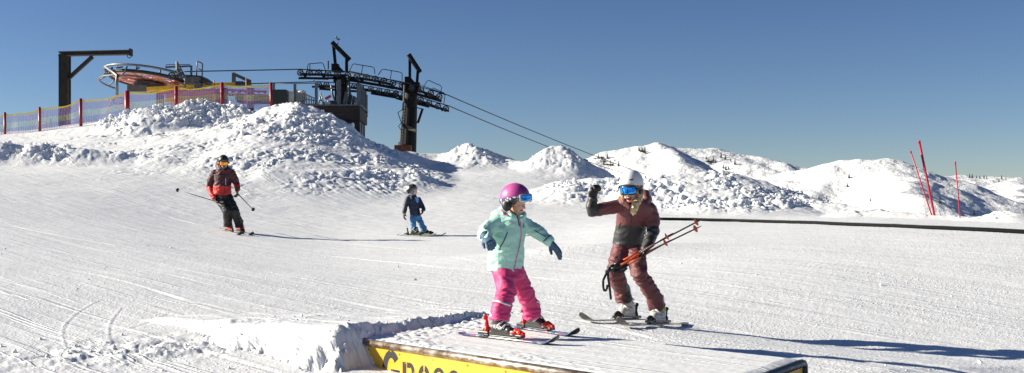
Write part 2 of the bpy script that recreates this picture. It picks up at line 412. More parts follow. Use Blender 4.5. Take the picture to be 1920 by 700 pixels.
        def far_detail(X, Y, z, px, mask):
            cp = np.exp(-((px-690)/75)**2-((Y-36.3)/1.6)**2)         # groomed corduroy patch
            z = z+cp*.014*np.sin((X*.8+Y*.6)*2*np.pi/.24)*(1-np.clip(mask, 0, 1)*.8)
            pat = fbm(X*.45, Y*.45, 3, 91)
            mk = mask*(.25+.75*smooth(-.45, .2, pat))
            wide = np.exp(-((px-330)/450)**2-((Y-42)/5)**2)*(.06+.34*smooth(-.1, .6, fbm(X*.35, Y*.9, 3, 92)))
            crumbs = .14*smooth(31, 34, Y)*smooth(.1, .6, fbm(X*.3+7, Y*.3, 3, 96))
            mk = np.clip(np.maximum(np.maximum(mk, wide), crumbs), 0, 1)
            wx = X+.12*fbm(X*2, Y*2, 2, 93); wy = Y+.12*fbm(X*2+9, Y*2, 2, 94)
            rub = .10*chunks(wx, wy, .85, 11, .25)+.42*chunks(wx, wy, .40, 21, .35)+.80*chunks(wx, wy, .21, 31, .7)+.9*chunks(wx, wy, .11, 36, .8)
            return z+mk*(rub-.12+.07*fbm(X*1.1, Y*1.1, 3, 95))+.006*fbm(X*2.2, Y*2.2, 3, 97), mk
        fd_ = (Y > 27) & (Y < 70)
        if fd_.any(): z[fd_], mask[fd_] = far_detail(X[fd_], Y[fd_], z[fd_], px[fd_], mask[fd_])
    return (z, mask) if want_mask else z

_march = np.arange(5, 70, .02)
def ground_hit(px, py, lo=5.0, hi=70.0, default=None):
    d = _march[(_march > lo) & (_march < hi)]; x = (px-960)/F*d
    zt = terrain(x, d); zr = (H-py)/F*d
    hit = np.nonzero(zt >= zr)[0]
    if len(hit) == 0: return at(px, py, default or 48)
    return at(px, py, float(d[hit[0]]))
def gz(x, y): return float(terrain(np.array([x]), np.array([y]))[0])

def grid_mesh(name, X, Y, Z, m, smooth_=True):
    ny, nx = X.shape
    me = bpy.data.meshes.new(name)
    co = np.stack([X, Y, Z], -1).reshape(-1, 3).astype(np.float32)
    me.vertices.add(len(co)); me.vertices.foreach_set('co', co.ravel())
    idx = np.arange(ny*nx).reshape(ny, nx)
    q = np.stack([idx[:-1, :-1], idx[:-1, 1:], idx[1:, 1:], idx[1:, :-1]], -1).reshape(-1, 4)
    me.loops.add(q.size); me.loops.foreach_set('vertex_index', q.ravel())
    me.polygons.add(len(q)); me.polygons.foreach_set('loop_start', np.arange(0, q.size, 4)); me.polygons.foreach_set('loop_total', np.full(len(q), 4))
    me.polygons.foreach_set('use_smooth', np.full(len(q), smooth_))
    me.update(calc_edges=True); me.materials.append(m)
    o = bpy.data.objects.new(name, me); C.objects.link(o); return o

SNOW = snow_mat('piste_snow'); SNOWC = snow_mat('rubble_snow', 1.6, 0); SNOWD = snow_mat('packed_deck_snow', .25, .8); SNOWFAR = snow_mat('mountain_snow', far=True)
QL = 1.0
us = np.concatenate([np.linspace(-1.15, -.56, 130)[:-1], np.linspace(-.56, .56, int(1200*QL)), np.linspace(.56, 1.15, 130)[1:]])
ds = np.exp(np.concatenate([np.linspace(math.log(3.2), math.log(26), int(560*QL)), np.linspace(math.log(26), math.log(50), int(520*QL))[1:], np.linspace(math.log(50), math.log(150), 80)[1:]]))
U, D = np.meshgrid(us, ds)
X = U*D; Z, MASK = terrain(X, D, True, True)
# sink under the box so that its deck is never pierced
def quad_inside(X, Y, q, grow=0.0):
    ins = np.ones(X.shape, bool)
    for a, b in zip(q, q[1:]+q[:1]):
        e = b-a; n = np.array([e[1], -e[0]])/np.hypot(*e)
        ins &= ((X-a[0])*n[0]+(Y-a[1])*n[1]) < grow
    return ins
QB = [BA, BC, BD, np.array([-.29, 10.2])]     # box footprint, counter-clockwise
ins = quad_inside(X, D, QB, -.03)
Z = np.where(ins, np.minimum(Z, BOXZ-.10), Z)
piste = grid_mesh('snow_ground', X, D, Z, SNOW); tag(piste, 'groomed white ski run sloping down to the right', kind='structure')

def loose_chunks(name, n, dlo, dhi, smin, smax, seed, label, maskfn, pxr=(-40, 1960)):
    r = np.random.RandomState(seed); P = []
    U_ = r.uniform((pxr[0]-960)/F, (pxr[1]-960)/F, n*14); D_ = np.sqrt(r.uniform(dlo**2, dhi**2, n*14)); X_ = U_*D_
    Z_, M_ = terrain(X_, D_, True, True); w = maskfn(X_, D_, M_); keep = np.nonzero(r.rand(len(w)) < w)[0][:n]
    X_, D_, Z_ = X_[keep], D_[keep], Z_[keep]; k = len(keep)
    t = (1+5**.5)/2; iv = np.array([(-1,t,0),(1,t,0),(-1,-t,0),(1,-t,0),(0,-1,t),(0,1,t),(0,-1,-t),(0,1,-t),(t,0,-1),(t,0,1),(-t,0,-1),(-t,0,1)], float); iv /= np.linalg.norm(iv[0])
    fi = [(0,11,5),(0,5,1),(0,1,7),(0,7,10),(0,10,11),(1,5,9),(5,11,4),(11,10,2),(10,7,6),(7,1,8),(3,9,4),(3,4,2),(3,2,6),(3,6,8),(3,8,9),(4,9,5),(2,4,11),(6,2,10),(8,6,7),(9,8,1)]
    cache = {}; V = [tuple(q) for q in iv]; F2 = []
    def mid(a, b):
        key = (min(a,b), max(a,b))
        if key not in cache: q = (np.array(V[a])+np.array(V[b])); q /= np.linalg.norm(q); V.append(tuple(q)); cache[key] = len(V)-1
        return cache[key]
    for a, b, c in fi: ab, bc, ca = mid(a,b), mid(b,c), mid(c,a); F2 += [(a,ab,ca),(b,bc,ab),(c,ca,bc),(ab,bc,ca)]
    V = np.array(V); F2 = np.array(F2)
    sz = smin*(smax/smin)**(r.rand(k)**1.7)
    co = np.repeat(V[None], k, 0)*(1+.55*(r.rand(k, len(V), 1)-.5))
    sc_ = r.uniform(.65, 1.25, (k, 1, 3)); co = co*sc_
    an = r.rand(k)*6.28; ca, sa = np.cos(an)[:, None], np.sin(an)[:, None]; x, y = co[..., 0]*ca-co[..., 1]*sa, co[..., 0]*sa+co[..., 1]*ca
    co = np.stack([x, y, co[..., 2]], -1)*sz[:, None, None]; co += np.stack([X_, D_, Z_+sz*.12], -1)[:, None, :]
    fc = (F2[None]+(np.arange(k)*len(V))[:, None, None]).reshape(-1, 3)
    me = bpy.data.meshes.new(name); co = co.reshape(-1, 3).astype(np.float32); me.vertices.add(len(co)); me.vertices.foreach_set('co', co.ravel())
    me.loops.add(fc.size); me.loops.foreach_set('vertex_index', fc.ravel()); me.polygons.add(len(fc)); me.polygons.foreach_set('loop_start', np.arange(0, fc.size, 3)); me.polygons.foreach_set('loop_total', np.full(len(fc), 3))
    me.polygons.foreach_set('use_smooth', np.full(len(fc), False)); me.update(calc_edges=True); me.materials.append(SNOWC); o = bpy.data.objects.new(name, me); C.objects.link(o); tag(o, label, 'snow rubble', kind='stuff'); return o
loose_chunks('snow_rubble', 20000, 31, 48, .018, .095, 5, 'broken lumps of snow lying over the pushed up heaps', lambda X, Y, M: np.clip(M-.25, 0, 1)**1.8*1.1*(.15+.85*smooth(-.3, .5, fbm(X*.6, Y*.6, 3, 191))))
def lipmask(X, Y, M):
    s = (X-BA[0])*ES[0]+(Y-BA[1])*ES[1]; t = (X-BA[0])*ET[0]+(Y-BA[1])*ET[1]
    a = np.exp(-((s+.39*np.clip(t, 0, 3)+.06)/.10)**2)*smooth(-.4, -.2, t)*smooth(3.0, 2.2, t)
    b = np.exp(-(((X+3.1)*.9+(Y-9.4)*.55)/1.3)**2-(((Y-9.4)*.75-(X+3.1)*.5)/.5)**2)*.35
    return np.clip(a+b+.006*(Y < 20), 0, 1)
loose_chunks('snow_crumbs', 2200, 7, 20, .005, .022, 9, 'small snow crumbs scattered on the run and round the ramp', lipmask)

# ------------------------------------------------------------------ far mountains
def far_height(X, Y):
    R = np.hypot(X, Y)
    z = -60-.02*np.clip(R-300, 0, None)
    z = np.where(R < 1400, z, -82+.004*(R-1400))
    ridges = [
     ([(990,352,1700),(1040,335,1750),(1080,318,1800),(1115,298,1800),(1150,285,1800),(1200,276,1800),(1245,272,1800),(1282,279,1800),(1322,277,1800),(1365,285,1780),(1400,292,1750),(1450,304,1720),(1500,316,1700)], .42, 18),
     ([(1245,272,1800),(1262,288,1720),(1285,305,1640),(1320,330,1540),(1360,352,1420),(1390,380,1300)], .50, 14),
     ([(1322,277,1800),(1380,300,1700),(1440,320,1600),(1500,352,1480),(1550,388,1330)], .46, 16),
     ([(1480,320,1560),(1540,306,1540),(1580,302,1520),(1615,300,1510),(1665,301,1500),(1690,306,1480),(1715,316,1450),(1745,332,1400),(1775,352,1340),(1805,375,1280)], .44, 22),
     ([(1665,301,1500),(1680,320,1400),(1705,345,1300),(1730,372,1200)], .44, 20),
     ([(1660,325,2500),(1720,328,2500),(1790,331,2500),(1850,333,2500),(1930,334,2500),(2050,330,2500),(2250,326,2500),(2500,335,2500)], .22, 30),
     ([(1790,331,2500),(1810,352,2200),(1850,380,1900)], .30, 15),
     ([(1900,334,2500),(1900,356,2150),(1930,385,1800)], .30, 15),
     ([(-900,420,2600),(-300,400,2600),(300,410,2600),(700,400,2400),(990,352,1700)], .35, 25),
    ]
    wx = X+26*fbm(X/160, Y/160, 3, 201); wy = Y+26*fbm(X/160+5, Y/160, 3, 207)
    for pts, sl, rd in ridges:
        t = polyline_tent(wx, wy, pts, sl, rd)
        k = np.clip(.5+(t-z)/24, 0, 1); z = np.where(t > z-12, z*(1-k)+t*k+6*k*(1-k), z)
    z = z+5*fbm(X/170, Y/170, 3, 211)+1.7*fbm(X/30, Y/30, 4, 215)
    z = z-2.5*np.abs(fbm(X/90, Y/90, 3, 221))
    return z
um = np.concatenate([np.linspace(-1.1, -.02, 90), np.linspace(-.02, .56, 900)[1:], np.linspace(.56, 1.2, 80)[1:]])
dm = np.concatenate([np.exp(np.linspace(math.log(140), math.log(1000), 60)), np.linspace(1000, 2700, 620)[1:], np.exp(np.linspace(math.log(2700), math.log(14000), 40))[1:]])
UM, DM = np.meshgrid(um, dm); XM = UM*DM; ZM = far_height(XM, DM)
nearfall = smooth(150, 420, DM)
ZM = ZM*nearfall+(-45)*(1-nearfall)
mts = grid_mesh('mountains', XM, DM, ZM, SNOWFAR); tag(mts, 'snow covered rounded mountain ridges behind the ski run', kind='structure')
# ------------------------------------------------------------------ materials of the built things
STEEL = mat('dark_steel', (.017,.017,.019), .6, .1, var=(6,.6), spec=.2); BROWNST = mat('brown_painted_steel', (.030,.025,.021), .6, .1, var=(4,.7), spec=.25)
GREYST = mat('galvanised_steel', (.17,.185,.20), .45, .6, var=(9,.7)); MIDST = mat('grey_painted_steel', (.12,.12,.12), .5, .3, var=(5,.7))
RUBBER = mat('black_rubber', (.02,.02,.021), .7); WHEELPINK = mat('faded_red_paint', (.72,.36,.27), .55, bump=(12,.3,.01), var=(2.5,(.55,.20,.15)))
YELLOW = mat('yellow_machine_paint', (.75,.42,.03), .45, var=(4,.8)); REDP = mat('red_paint', (.42,.03,.025), .5, var=(6,.7))
ORANGEB = mat('orange_paint', (.62,.22,.03), .5, var=(3,.75)); RUST = mat('rusty_base', (.20,.07,.03), .8, var=(5,.5))
WOODDK = mat('dark_brown_cladding', (.050,.032,.024), .75, bump=(14,.4,.01), var=(3,.7)); GREENDK = mat('dark_green_box', (.016,.028,.022), .5)
GREYBOX = mat('grey_cabinet', (.30,.31,.32), .6); CABLE = mat('steel_cable', (.035,.036,.04), .5, .4)
POLERED = mat('crimson_plastic', (.38,.012,.03), .4); WHITE = mat('white_paint', (.75,.75,.74), .5); PINKP = mat('pink_plastic', (.6,.06,.14), .5)
BLACKPL = mat('black_plastic', (.015,.015,.017), .35); TARP = mat('bluegrey_strip', (.06,.11,.14), .4)

# ------------------------------------------------------------------ the box with the run of snow on top
def worn(name, base, wear, scale, lo, hi, rough=.4, metal=0):
    m = mat(name, base, rough, metal); nt = m.node_tree; b = nt.nodes['Principled BSDF']
    tc = nt.nodes.new('ShaderNodeTexCoord'); mp = nt.nodes.new('ShaderNodeMapping'); mp.inputs['Scale'].default_value = (1, 1, 1.8)
    nz = nt.nodes.new('ShaderNodeTexNoise'); nz.inputs['Scale'].default_value = scale; nz.inputs['Detail'].default_value = 10; nz.inputs['Roughness'].default_value = .68
    cr = nt.nodes.new('ShaderNodeValToRGB'); cr.color_ramp.elements[0].position = lo; cr.color_ramp.elements[1].position = hi
    cr.color_ramp.elements[0].color = (*wear, 1); cr.color_ramp.elements[1].color = (*base, 1)
    nt.links.new(tc.outputs['Object'], mp.inputs['Vector']); nt.links.new(mp.outputs['Vector'], nz.inputs['Vector'])
    nt.links.new(nz.outputs['Fac'], cr.inputs['Fac']); nt.links.new(cr.outputs['Color'], b.inputs['Base Color']); return m
BOXY = worn('worn_yellow_panel', (.78,.44,.03), (.50,.24,.03), 5, .30, .46); BOXTEXT = worn('black_stencil_paint', (.014,.014,.016), (.62,.36,.05), 16, .34, .375, .7)
RAILM = worn('brown_steel_pipe', (.20,.135,.085), (.62,.56,.48), 9, .38, .58, .38, .75); RAILDK = worn('dark_scraped_pipe', (.05,.055,.06), (.30,.30,.30), 14, .36, .46, .45, .5)
def v3(p, z): return Vector((float(p[0]), float(p[1]), z))
boxo = empty('snow_park_box', v3(BA, -1.55), 'low yellow box with rusty pipe edges and black stencil letters, snow on top', 'snow park box')
up_z = Vector((0,0,1)); long_ = v3(BC-BA, 0).normalized(); nrm = Vector((long_.y, -long_.x, 0))          # outward from the long front side
if nrm.y > 0: nrm = -nrm
end_ = v3(BD-BC, 0).normalized(); nend = Vector((end_.y, -end_.x, 0)); nend = nend if nend.x > 0 else -nend
LL = (BC-BA); LLn = float(np.hypot(*LL)); rr = .030
A0, C0, D0, B0 = v3(BA, BOXZ-rr), v3(BC, BOXZ-rr), v3(BD, BOXZ-rr), Vector((-.29, 10.2, BOXZ-rr))
mb = MB(); mb.tube([A0+long_*.04, C0-long_*.06], rr, 14)
mb.build('rail', RAILM, boxo, smooth=True)
mb = MB(); arc = [C0-long_*.058, C0-long_*.02+end_*.006, C0+end_*.05]
mb.tube([C0-long_*.058, C0-long_*.03+end_*.003, C0-long_*.012+end_*.018, C0+end_*.05, D0-end_*.05, D0-end_*.018-Vector((0,0,.006)), D0-end_*.004-Vector((0,0,.02)), D0-Vector((0,0,.06)), D0-Vector((0,0,.5))], rr, 12)
mb.build('end_rail', RAILDK, boxo, smooth=True)
mb = MB(); mb.tube([D0-long_*.05-up_z*.05, B0-up_z*.05], rr, 10); mb.build('rail', RAILM, boxo, smooth=True)
mb = MB(); mb.tube([A0-long_*.012, A0+long_*.042], rr+.006, 14); mb.build('end_cap', BLACKPL, boxo, smooth=True)
# front panel with a bow-shaped left end
up = Vector((0,0,1)); o0 = A0-Vector((0,0,rr*.6))+nrm*.004
poly = [o0+long_*.0, o0+long_*.012-up*.10, o0+long_*.06-up*.20, o0+long_*.15-up*.31, o0+long_*.30-up*.42, o0+long_*.30-up*.5, o0+long_*(LLn-.03)-up*.5, o0+long_*(LLn-.03)]
mb = MB(); mb.prism(poly, -nrm*.02); fp = mb.build('front_panel', BOXY, boxo)
for k in range(9):
    mb = MB(); c = o0+long_*(.10+k*.40)-up*.035+nrm*.001; mb.disc(c, nrm, .007, .006, 8); mb.build('rivet', RAILM, fp)
mb = MB(); e0 = C0-Vector((0,0,rr*.6))+nend*.004; Le = (D0-C0).length
mb.prism([e0+end_*.03, e0+end_*.03-up*.5, e0+end_*(Le-.04)-up*.5, e0+end_*(Le-.04)], -nend*.02); mb.build('end_panel', BOXY, boxo)
mb = MB(); mb.prism([B0-up*.02, B0-up*.5, D0-long_*.02-up*.5, D0-long_*.02-up*.02], long_.cross(up)*.0+Vector((-nrm.x, -nrm.y, 0))*-.02); mb.build('back_panel', BOXY, boxo)
# stencil letters (outlines drawn in a 1 x 1 cell with stencil gaps)
def arc_pts(cx, cy, rx, ry, a0, a1, n=14): return [(cx+rx*math.cos(math.radians(a0+(a1-a0)*i/n)), cy+ry*math.sin(math.radians(a0+(a1-a0)*i/n))) for i in range(n+1)]
def band(cx, cy, rx, ry, wx, wy, a0, a1, n=14): 
    o = arc_pts(cx, cy, rx, ry, a0, a1, n); i_ = arc_pts(cx, cy, rx-wx, ry-wy, a0, a1, n); return [[o[k], o[k+1], i_[k+1], i_[k]] for k in range(n)]
R_ = lambda x0, y0, x1, y1: [[(x0,y0),(x1,y0),(x1,y1),(x0,y1)]]
GL = {
 'G': band(.5,.5,.5,.5,.27,.2,38,176,16)+band(.5,.5,.5,.5,.27,.2,184,322,16)+R_(.62,.12,.98,.5)+R_(.48,.38,.98,.52),
 'R': R_(.0,0,.30,1)+R_(.36,.82,.60,1)+R_(.36,.42,.60,.58)+band(.60,.71,.36,.29,.24,.15,-88,88,10)+[[(.42,.42),(.70,.42),(1.0,0),(.68,0)]],
 'O': band(.5,.5,.5,.5,.26,.2,98,262,16)+band(.5,.5,.5,.5,.26,.2,-82,82,16),
 'S': band(.5,.74,.46,.26,.24,.13,20,268,16)+band(.5,.27,.46,.27,.24,.14,-158,88,16),
 'A': [[(0,0),(.28,0),(.60,1),(.40,1)]]+[[(.72,0),(1,0),(.64,1),(.62,.98),(.47,.72)]]+R_(.28,.2,.74,.38),
 'L': R_(.05,0,.38,1)+R_(.38,0,.95,.2),
}
tb = MB(); ytop = -.006
def letter(ch, x, w, h, base):
    for q in GL[ch]:
        ps = [o0+long_*(x+a*w)+up*(base+b*h) + nrm*.0015 for a, b in q]
        tb.prism(ps, -nrm*.001)
x = .285; letter('G', x, .225, .31, ytop-.315); x += .255
for ch, w in (('R', .155), ('O', .150), ('S', .140), ('S', .140), ('A', .155), ('R', .155), ('L', .14)):
    letter(ch, x, w, .235, ytop-.315+.0); x += w+.032
tb.build('lettering', BOXTEXT, fp, recalc=True)
# snow packed on the deck
us_ = np.linspace(0, 1, 360); vs2 = np.linspace(0, 1, 180); UU, VV = np.meshgrid(us_, vs2)
qa, qc, qd, qb = (np.array(p[:2]) for p in (A0+nrm*-.012, C0-nend*.012-long_*.0, D0-nend*.012, B0))
PX_ = ((1-UU)*(1-VV)*qa[0]+UU*(1-VV)*qc[0]+UU*VV*qd[0]+(1-UU)*VV*qb[0]); PY_ = ((1-UU)*(1-VV)*qa[1]+UU*(1-VV)*qc[1]+UU*VV*qd[1]+(1-UU)*VV*qb[1])
edge_m = np.clip(np.minimum(np.minimum(VV*1.9, (1-VV)*1.9), (1-UU)*3.4)/.10, 0, 1)
a_ = PX_*.69-PY_*.72; b_ = PX_*.72+PY_*.69
PZ_ = BOXZ-.030+.030*edge_m**.6+.0025*fbm(a_*.5, b_*7, 3, 401)+.005*fbm(PX_*1.2, PY_*1.2, 2, 402)
cr_ = smooth(.55, 0, VV*1.9)*smooth(1.0, .3, UU)
PZ_ = PZ_+.35*chunks(PX_, PY_, .055, 404, .5)*np.clip(cr_*smooth(-.3, .4, fbm(PX_*2.2, PY_*2.2, 3, 405))*1.2+smooth(.22, .02, UU)*.9+.12, 0, 1)*np.clip(edge_m*3+.35, 0, 1)
deck = grid_mesh('snow_cover', PX_, PY_, PZ_, SNOWD)
deck.data.transform(Matrix.Translation(-parent_world(boxo))); deck.parent = boxo

# ------------------------------------------------------------------ black pipe along the far edge of the run
pipe = MB(); pts = []; 
pp = [(1236,412),(1300,413),(1380,415),(1470,418),(1560,421.5),(1650,425),(1740,429),(1830,433),(1925,438),(2020,443)]
for i, (a, b) in enumerate(pp): pts.append(ground_hit(a, b+1.0, 12, 30, 22))
pts2 = []
for i in range(len(pts)-1):
    for k in range(6): pts2.append(pts[i].lerp(pts[i+1], k/6))
for p in pts2: p.z = max(p.z, gz(p.x, p.y))+.030
edge = empty('edge_pipe', pts2[0], 'long black pipe lying in the snow along the far edge of the ski run', 'pipe')
pipe.tube(pts2, [.036+.016*i/len(pts2) for i in range(len(pts2))], 10); pipe.build('pipe_body', mat('matt_black_pipe', (.008,.008,.009), .8, spec=.15), edge, smooth=True)
mb = MB(); mb.tube([p+Vector((0,-.01,.034+.017*i/len(pts2))) for i, p in enumerate(pts2)], .008, 6); mb.build('blue_strip', TARP, edge, smooth=True)

# ------------------------------------------------------------------ slalom poles
def slalom(pts, r, label, grp='red marker poles stuck in the snow'):
    t = MB(); base = ground_hit(pts[0][0], pts[0][1], 22, 40, 27); d = base.y
    b = at(pts[0][0], pts[0][1], d); tp = at(pts[1][0], pts[1][1], d-.15); dr = (tp-b).normalized()
    root = empty('marker_pole', b, label, 'marker pole', grp)
    t.tube([b-dr*.3, b+dr*.03, tp-dr*.06], r, 8); t.build('shaft', POLERED, root, smooth=True)
    t = MB(); t.tube([tp-dr*.06, tp-dr*.01, tp], [r*1.25, r*1.25, r*.7], 8); t.build('cap', POLERED, root, smooth=True)
slalom([(1747,404),(1707,283)], .018, 'thin red pole leaning far left, crossing just left of the thick double pole')
slalom([(1752,404),(1723,264)], .032, 'thickest and tallest red pole, leaning left in the snow bank')
slalom([(1800,409),(1791,303)], .017, 'thin red pole standing alone and almost upright at the right')

# ------------------------------------------------------------------ crane gallows at the left
cr = empty('crane_gallows', at(121, 222, 50)-Vector((0,0,.4)), 'tall dark steel gallows with a horizontal arm and a diagonal brace behind the net fence', 'gallows')
mb = MB(); mb.ibeam(at(121.5,240,50), at(121.5,103,50), .40, .42, .05, Vector((0,1,0))); mb.bar(at(121.5,240,50), at(121.5,103,50), .34, .30, Vector((0,1,0))); mb.build('post', BROWNST, cr)
mb = MB(); mb.ibeam(at(112,101.6,50.0), at(246,98.6,49.2), .26, .22, .04); mb.bar(at(113,101.6,50), at(245,98.6,49.2), .16, .12); mb.build('arm', BROWNST, cr)
mb = MB(); mb.bar(at(129,147,50), at(173,107,49.7), .16, .14, Vector((0,1,0))); mb.build('brace', BROWNST, cr)
mb = MB(); mb.box(at(245.5,98.6,49.2), (.06,.34,.32)); mb.build('end_plate', BROWNST, cr)
mb = MB(); mb.ring(at(242.5,105.5,49.2), (0,1,0), .085, .018, 16, 6); mb.build('hook_ring', STEEL, cr)

# ------------------------------------------------------------------ safety net fence
def net_mat():
    m = bpy.data.materials.new('safety_net'); m.use_nodes = True; nt = m.node_tree; N = nt.nodes; L = nt.links
    b = N['Principled BSDF']; b.inputs['Roughness'].default_value = .7
    uv = N.new('ShaderNodeUVMap'); sp = N.new('ShaderNodeSeparateXYZ'); L.new(uv.outputs[0], sp.inputs[0])
    cr = N.new('ShaderNodeValToRGB'); cr.color_ramp.interpolation = 'CONSTANT'; e = cr.color_ramp.elements
    PUR = (.50,.32,.62,1); CRM = (.74,.72,.50,1); YEL = (.85,.68,.06,1)
    e[0].position = 0; e[0].color = PUR; e[1].position = .33; e[1].color = CRM
    for pos, c in ((.60, PUR), (.90, YEL)): q = e.new(pos); q.color = c
    L.new(sp.outputs[1], cr.inputs['Fac']); L.new(cr.outputs['Color'], b.inputs['Base Color'])
    def strand(sock, n, w):
        a = N.new('ShaderNodeMath'); a.operation = 'MULTIPLY'; a.inputs[1].default_value = n; L.new(sock, a.inputs[0])
        f = N.new('ShaderNodeMath'); f.operation = 'FRACT'; L.new(a.outputs[0], f.inputs[0])
        g = N.new('ShaderNodeMath'); g.operation = 'LESS_THAN'; g.inputs[1].default_value = w; L.new(f.outputs[0], g.inputs[0]); return g.outputs[0]
    h = strand(sp.outputs[0], 1/.07, .25); v = strand(sp.outputs[1], 18, .30)
    top = N.new('ShaderNodeMath'); top.operation = 'GREATER_THAN'; top.inputs[1].default_value = .955; L.new(sp.outputs[1], top.inputs[0])
    mx = N.new('ShaderNodeMath'); mx.operation = 'MAXIMUM'; L.new(h, mx.inputs[0]); L.new(v, mx.inputs[1])
    m2 = N.new('ShaderNodeMath'); m2.operation = 'MAXIMUM'; L.new(mx.outputs[0], m2.inputs[0]); L.new(top.outputs[0], m2.inputs[1])
    L.new(m2.outputs[0], b.inputs['Alpha']); return m
NET = net_mat(); NETPOST = mat('dark_red_post', (.26,.012,.022), .45)
posts = [(-70,222,262,47,.9),(10,213,243,47,1),(75,203,236,47,1),(152,187,223,47,1.25),(239,173,208,47,1.9),(331,164,192,47.6,1.4),(417,157,188,48,1.4),(509,157,196,48,1.2)]
def fence():
    root = empty('net_fence', at(10,243,47), 'long sagging safety net fence in purple, cream and yellow stripes on dark red posts', 'net fence')
    tops = []; bots = []
    for (px, yt, yb, d, w) in posts:
        b = at(px, yb, d); t_ = at(px-1, yt, d); r = .055*w
        m_ = MB(); m_.tube([b-Vector((0,0,.8)), t_+Vector((0,0,.05))], r, 10); m_.build('post', NETPOST, root, smooth=True)
        tops.append(t_); bots.append(b-Vector((0,0,.25)))
    V = []; Fc = []; UV = []; nu, nv = 24, 8; acc = 0
    for i in range(len(tops)-1):
        L_ = (tops[i+1]-tops[i]).length
        for k in range(nu+1):
            f = k/nu; sag = 4*f*(1-f)
            T = tops[i].lerp(tops[i+1], f)-Vector((0,0,.10*sag+.02*math.sin(9*f+i))); B = bots[i].lerp(bots[i+1], f)+Vector((0,0,.02*sag))
            off = Vector((0, .09+.05*math.sin(f*7+i*2)*sag, 0))
            for j in range(nv+1):
                g = j/nv; V.append(B.lerp(T, g)+off*(1+.5*math.sin(g*3))); UV.append((acc+f*L_, g))
        acc += L_
        o_ = i*(nu+1)*(nv+1)
        for k in range(nu):
            for j in range(nv):
                a = o_+k*(nv+1)+j; Fc.append((a, a+nv+1, a+nv+2, a+1))
    m_ = MB(); m_.add(V, Fc); o = m_.build('netting', NET, root, smooth=True, recalc=False)
    uvl = o.data.uv_layers.new(name='UVMap')
    for li, lp in enumerate(o.data.loops): uvl.data[li].uv = UV[lp.vertex_index]
fence()
# thin orange stakes behind the net
for (px, y0, y1) in ((86,232,213),(96,231,222),(402,180,150),(462,182,146)):
    m_ = MB(); a = at(px, y0, 48.8); m_.tube([a-Vector((0,0,.3)), at(px-.5, y1, 48.8)], .022, 6)
    tag(m_.build('thin_stake', ORANGEB, smooth=True), 'thin orange stake standing behind the net at the '+{86:'far left end',96:'left, the shorter of the near pair',402:'left, beside the yellow beam',462:'small grey arch'}[px], 'stake', 'thin orange stakes behind the net')
# bent tubular hoop in front of the gallows side
hp = MB(); hp.tube([at(201,215,47.6), at(203,202,47.6), at(209,188,47.6), at(216,183,47.6), at(226,183,47.6), at(240,190,47.7), at(249,196,47.8), at(250,206,47.8)], .022, 6)
hp.tube([at(215,184,47.6), at(212,192,47.6), at(222,196,47.6), at(236,193,47.6)], .02, 6)
tag(hp.build('bent_tube', ORANGEB, smooth=True), 'bent thin tube hoop behind the net left of the thickest post', 'bent tube')

# ------------------------------------------------------------------ lift station with the bull wheel
DS_ = 55.0
def A_(px, py, dd=0): return at(px, py, DS_+dd)
st = empty('lift_station', A_(300, 205), 'lift station with big faded red bull wheel, grey guard rings and yellow beam', 'lift station')
ctr = A_(283, 152); axis = (Vector((.10, .125, 1))).normalized()
ux = Vector((1,0,0)); ux = (ux-axis*ux.dot(axis)).normalized(); uy = axis.cross(ux)
def onw(a, r, h=0): return ctr+(ux*math.cos(math.radians(a))+uy*math.sin(math.radians(a)))*r+axis*h
RW = 1.98
bw = empty('bull_wheel', ctr-parent_world(st)); bw.parent = st
# disc with oval holes : radial strips
mb = MB(); nseg = 8
V = []; 
def ringstrip(mb, r0, r1, a0, a1, h0=0, h1=0, n=8, th=.05):
    for k in range(n):
        p0, p1 = a0+(a1-a0)*k/n, a0+(a1-a0)*(k+1)/n
        q = [onw(p0, r0, h0), onw(p1, r0, h0), onw(p1, r1, h1), onw(p0, r1, h1)]; mb.prism(q, axis*th)
for k in range(8):
    a = k*45+10
    ringstrip(mb, .42, .95, a-22.5, a+22.5, -.10, -.06, 6)
    ringstrip(mb, .95, 1.55, a+11, a+34, -.06, -.02, 4)
    ringstrip(mb, 1.55, RW-.04, a-22.5, a+22.5, -.02, 0, 6)
mb.build('wheel_disc', WHEELPINK, bw)
mb = MB()
for k in range(8):
    a = k*45+10; mb.ring(onw(a, 1.25, -.05), axis, .24, .03, 16, 6)
    mb.bar(onw(a+22.5, .4, -.13), onw(a+22.5, RW-.08, -.03), .04, .05)
mb.build('spoke', WHEELPINK, bw)
mb = MB(); mb.ring(ctr, axis, RW, .085, 64, 10); mb.build('rim', RUBBER, bw, smooth=True)
mb = MB(); mb.disc(ctr-axis*.1, axis, .46, .3, 24); mb.build('hub', REDP, bw, smooth=False)
mb = MB(); mb.disc(ctr-axis*.34, axis, .80, .28, 24); mb.disc(ctr-axis*.17, axis, .62, .1, 24); mb.build('gear_housing', MIDST, bw)
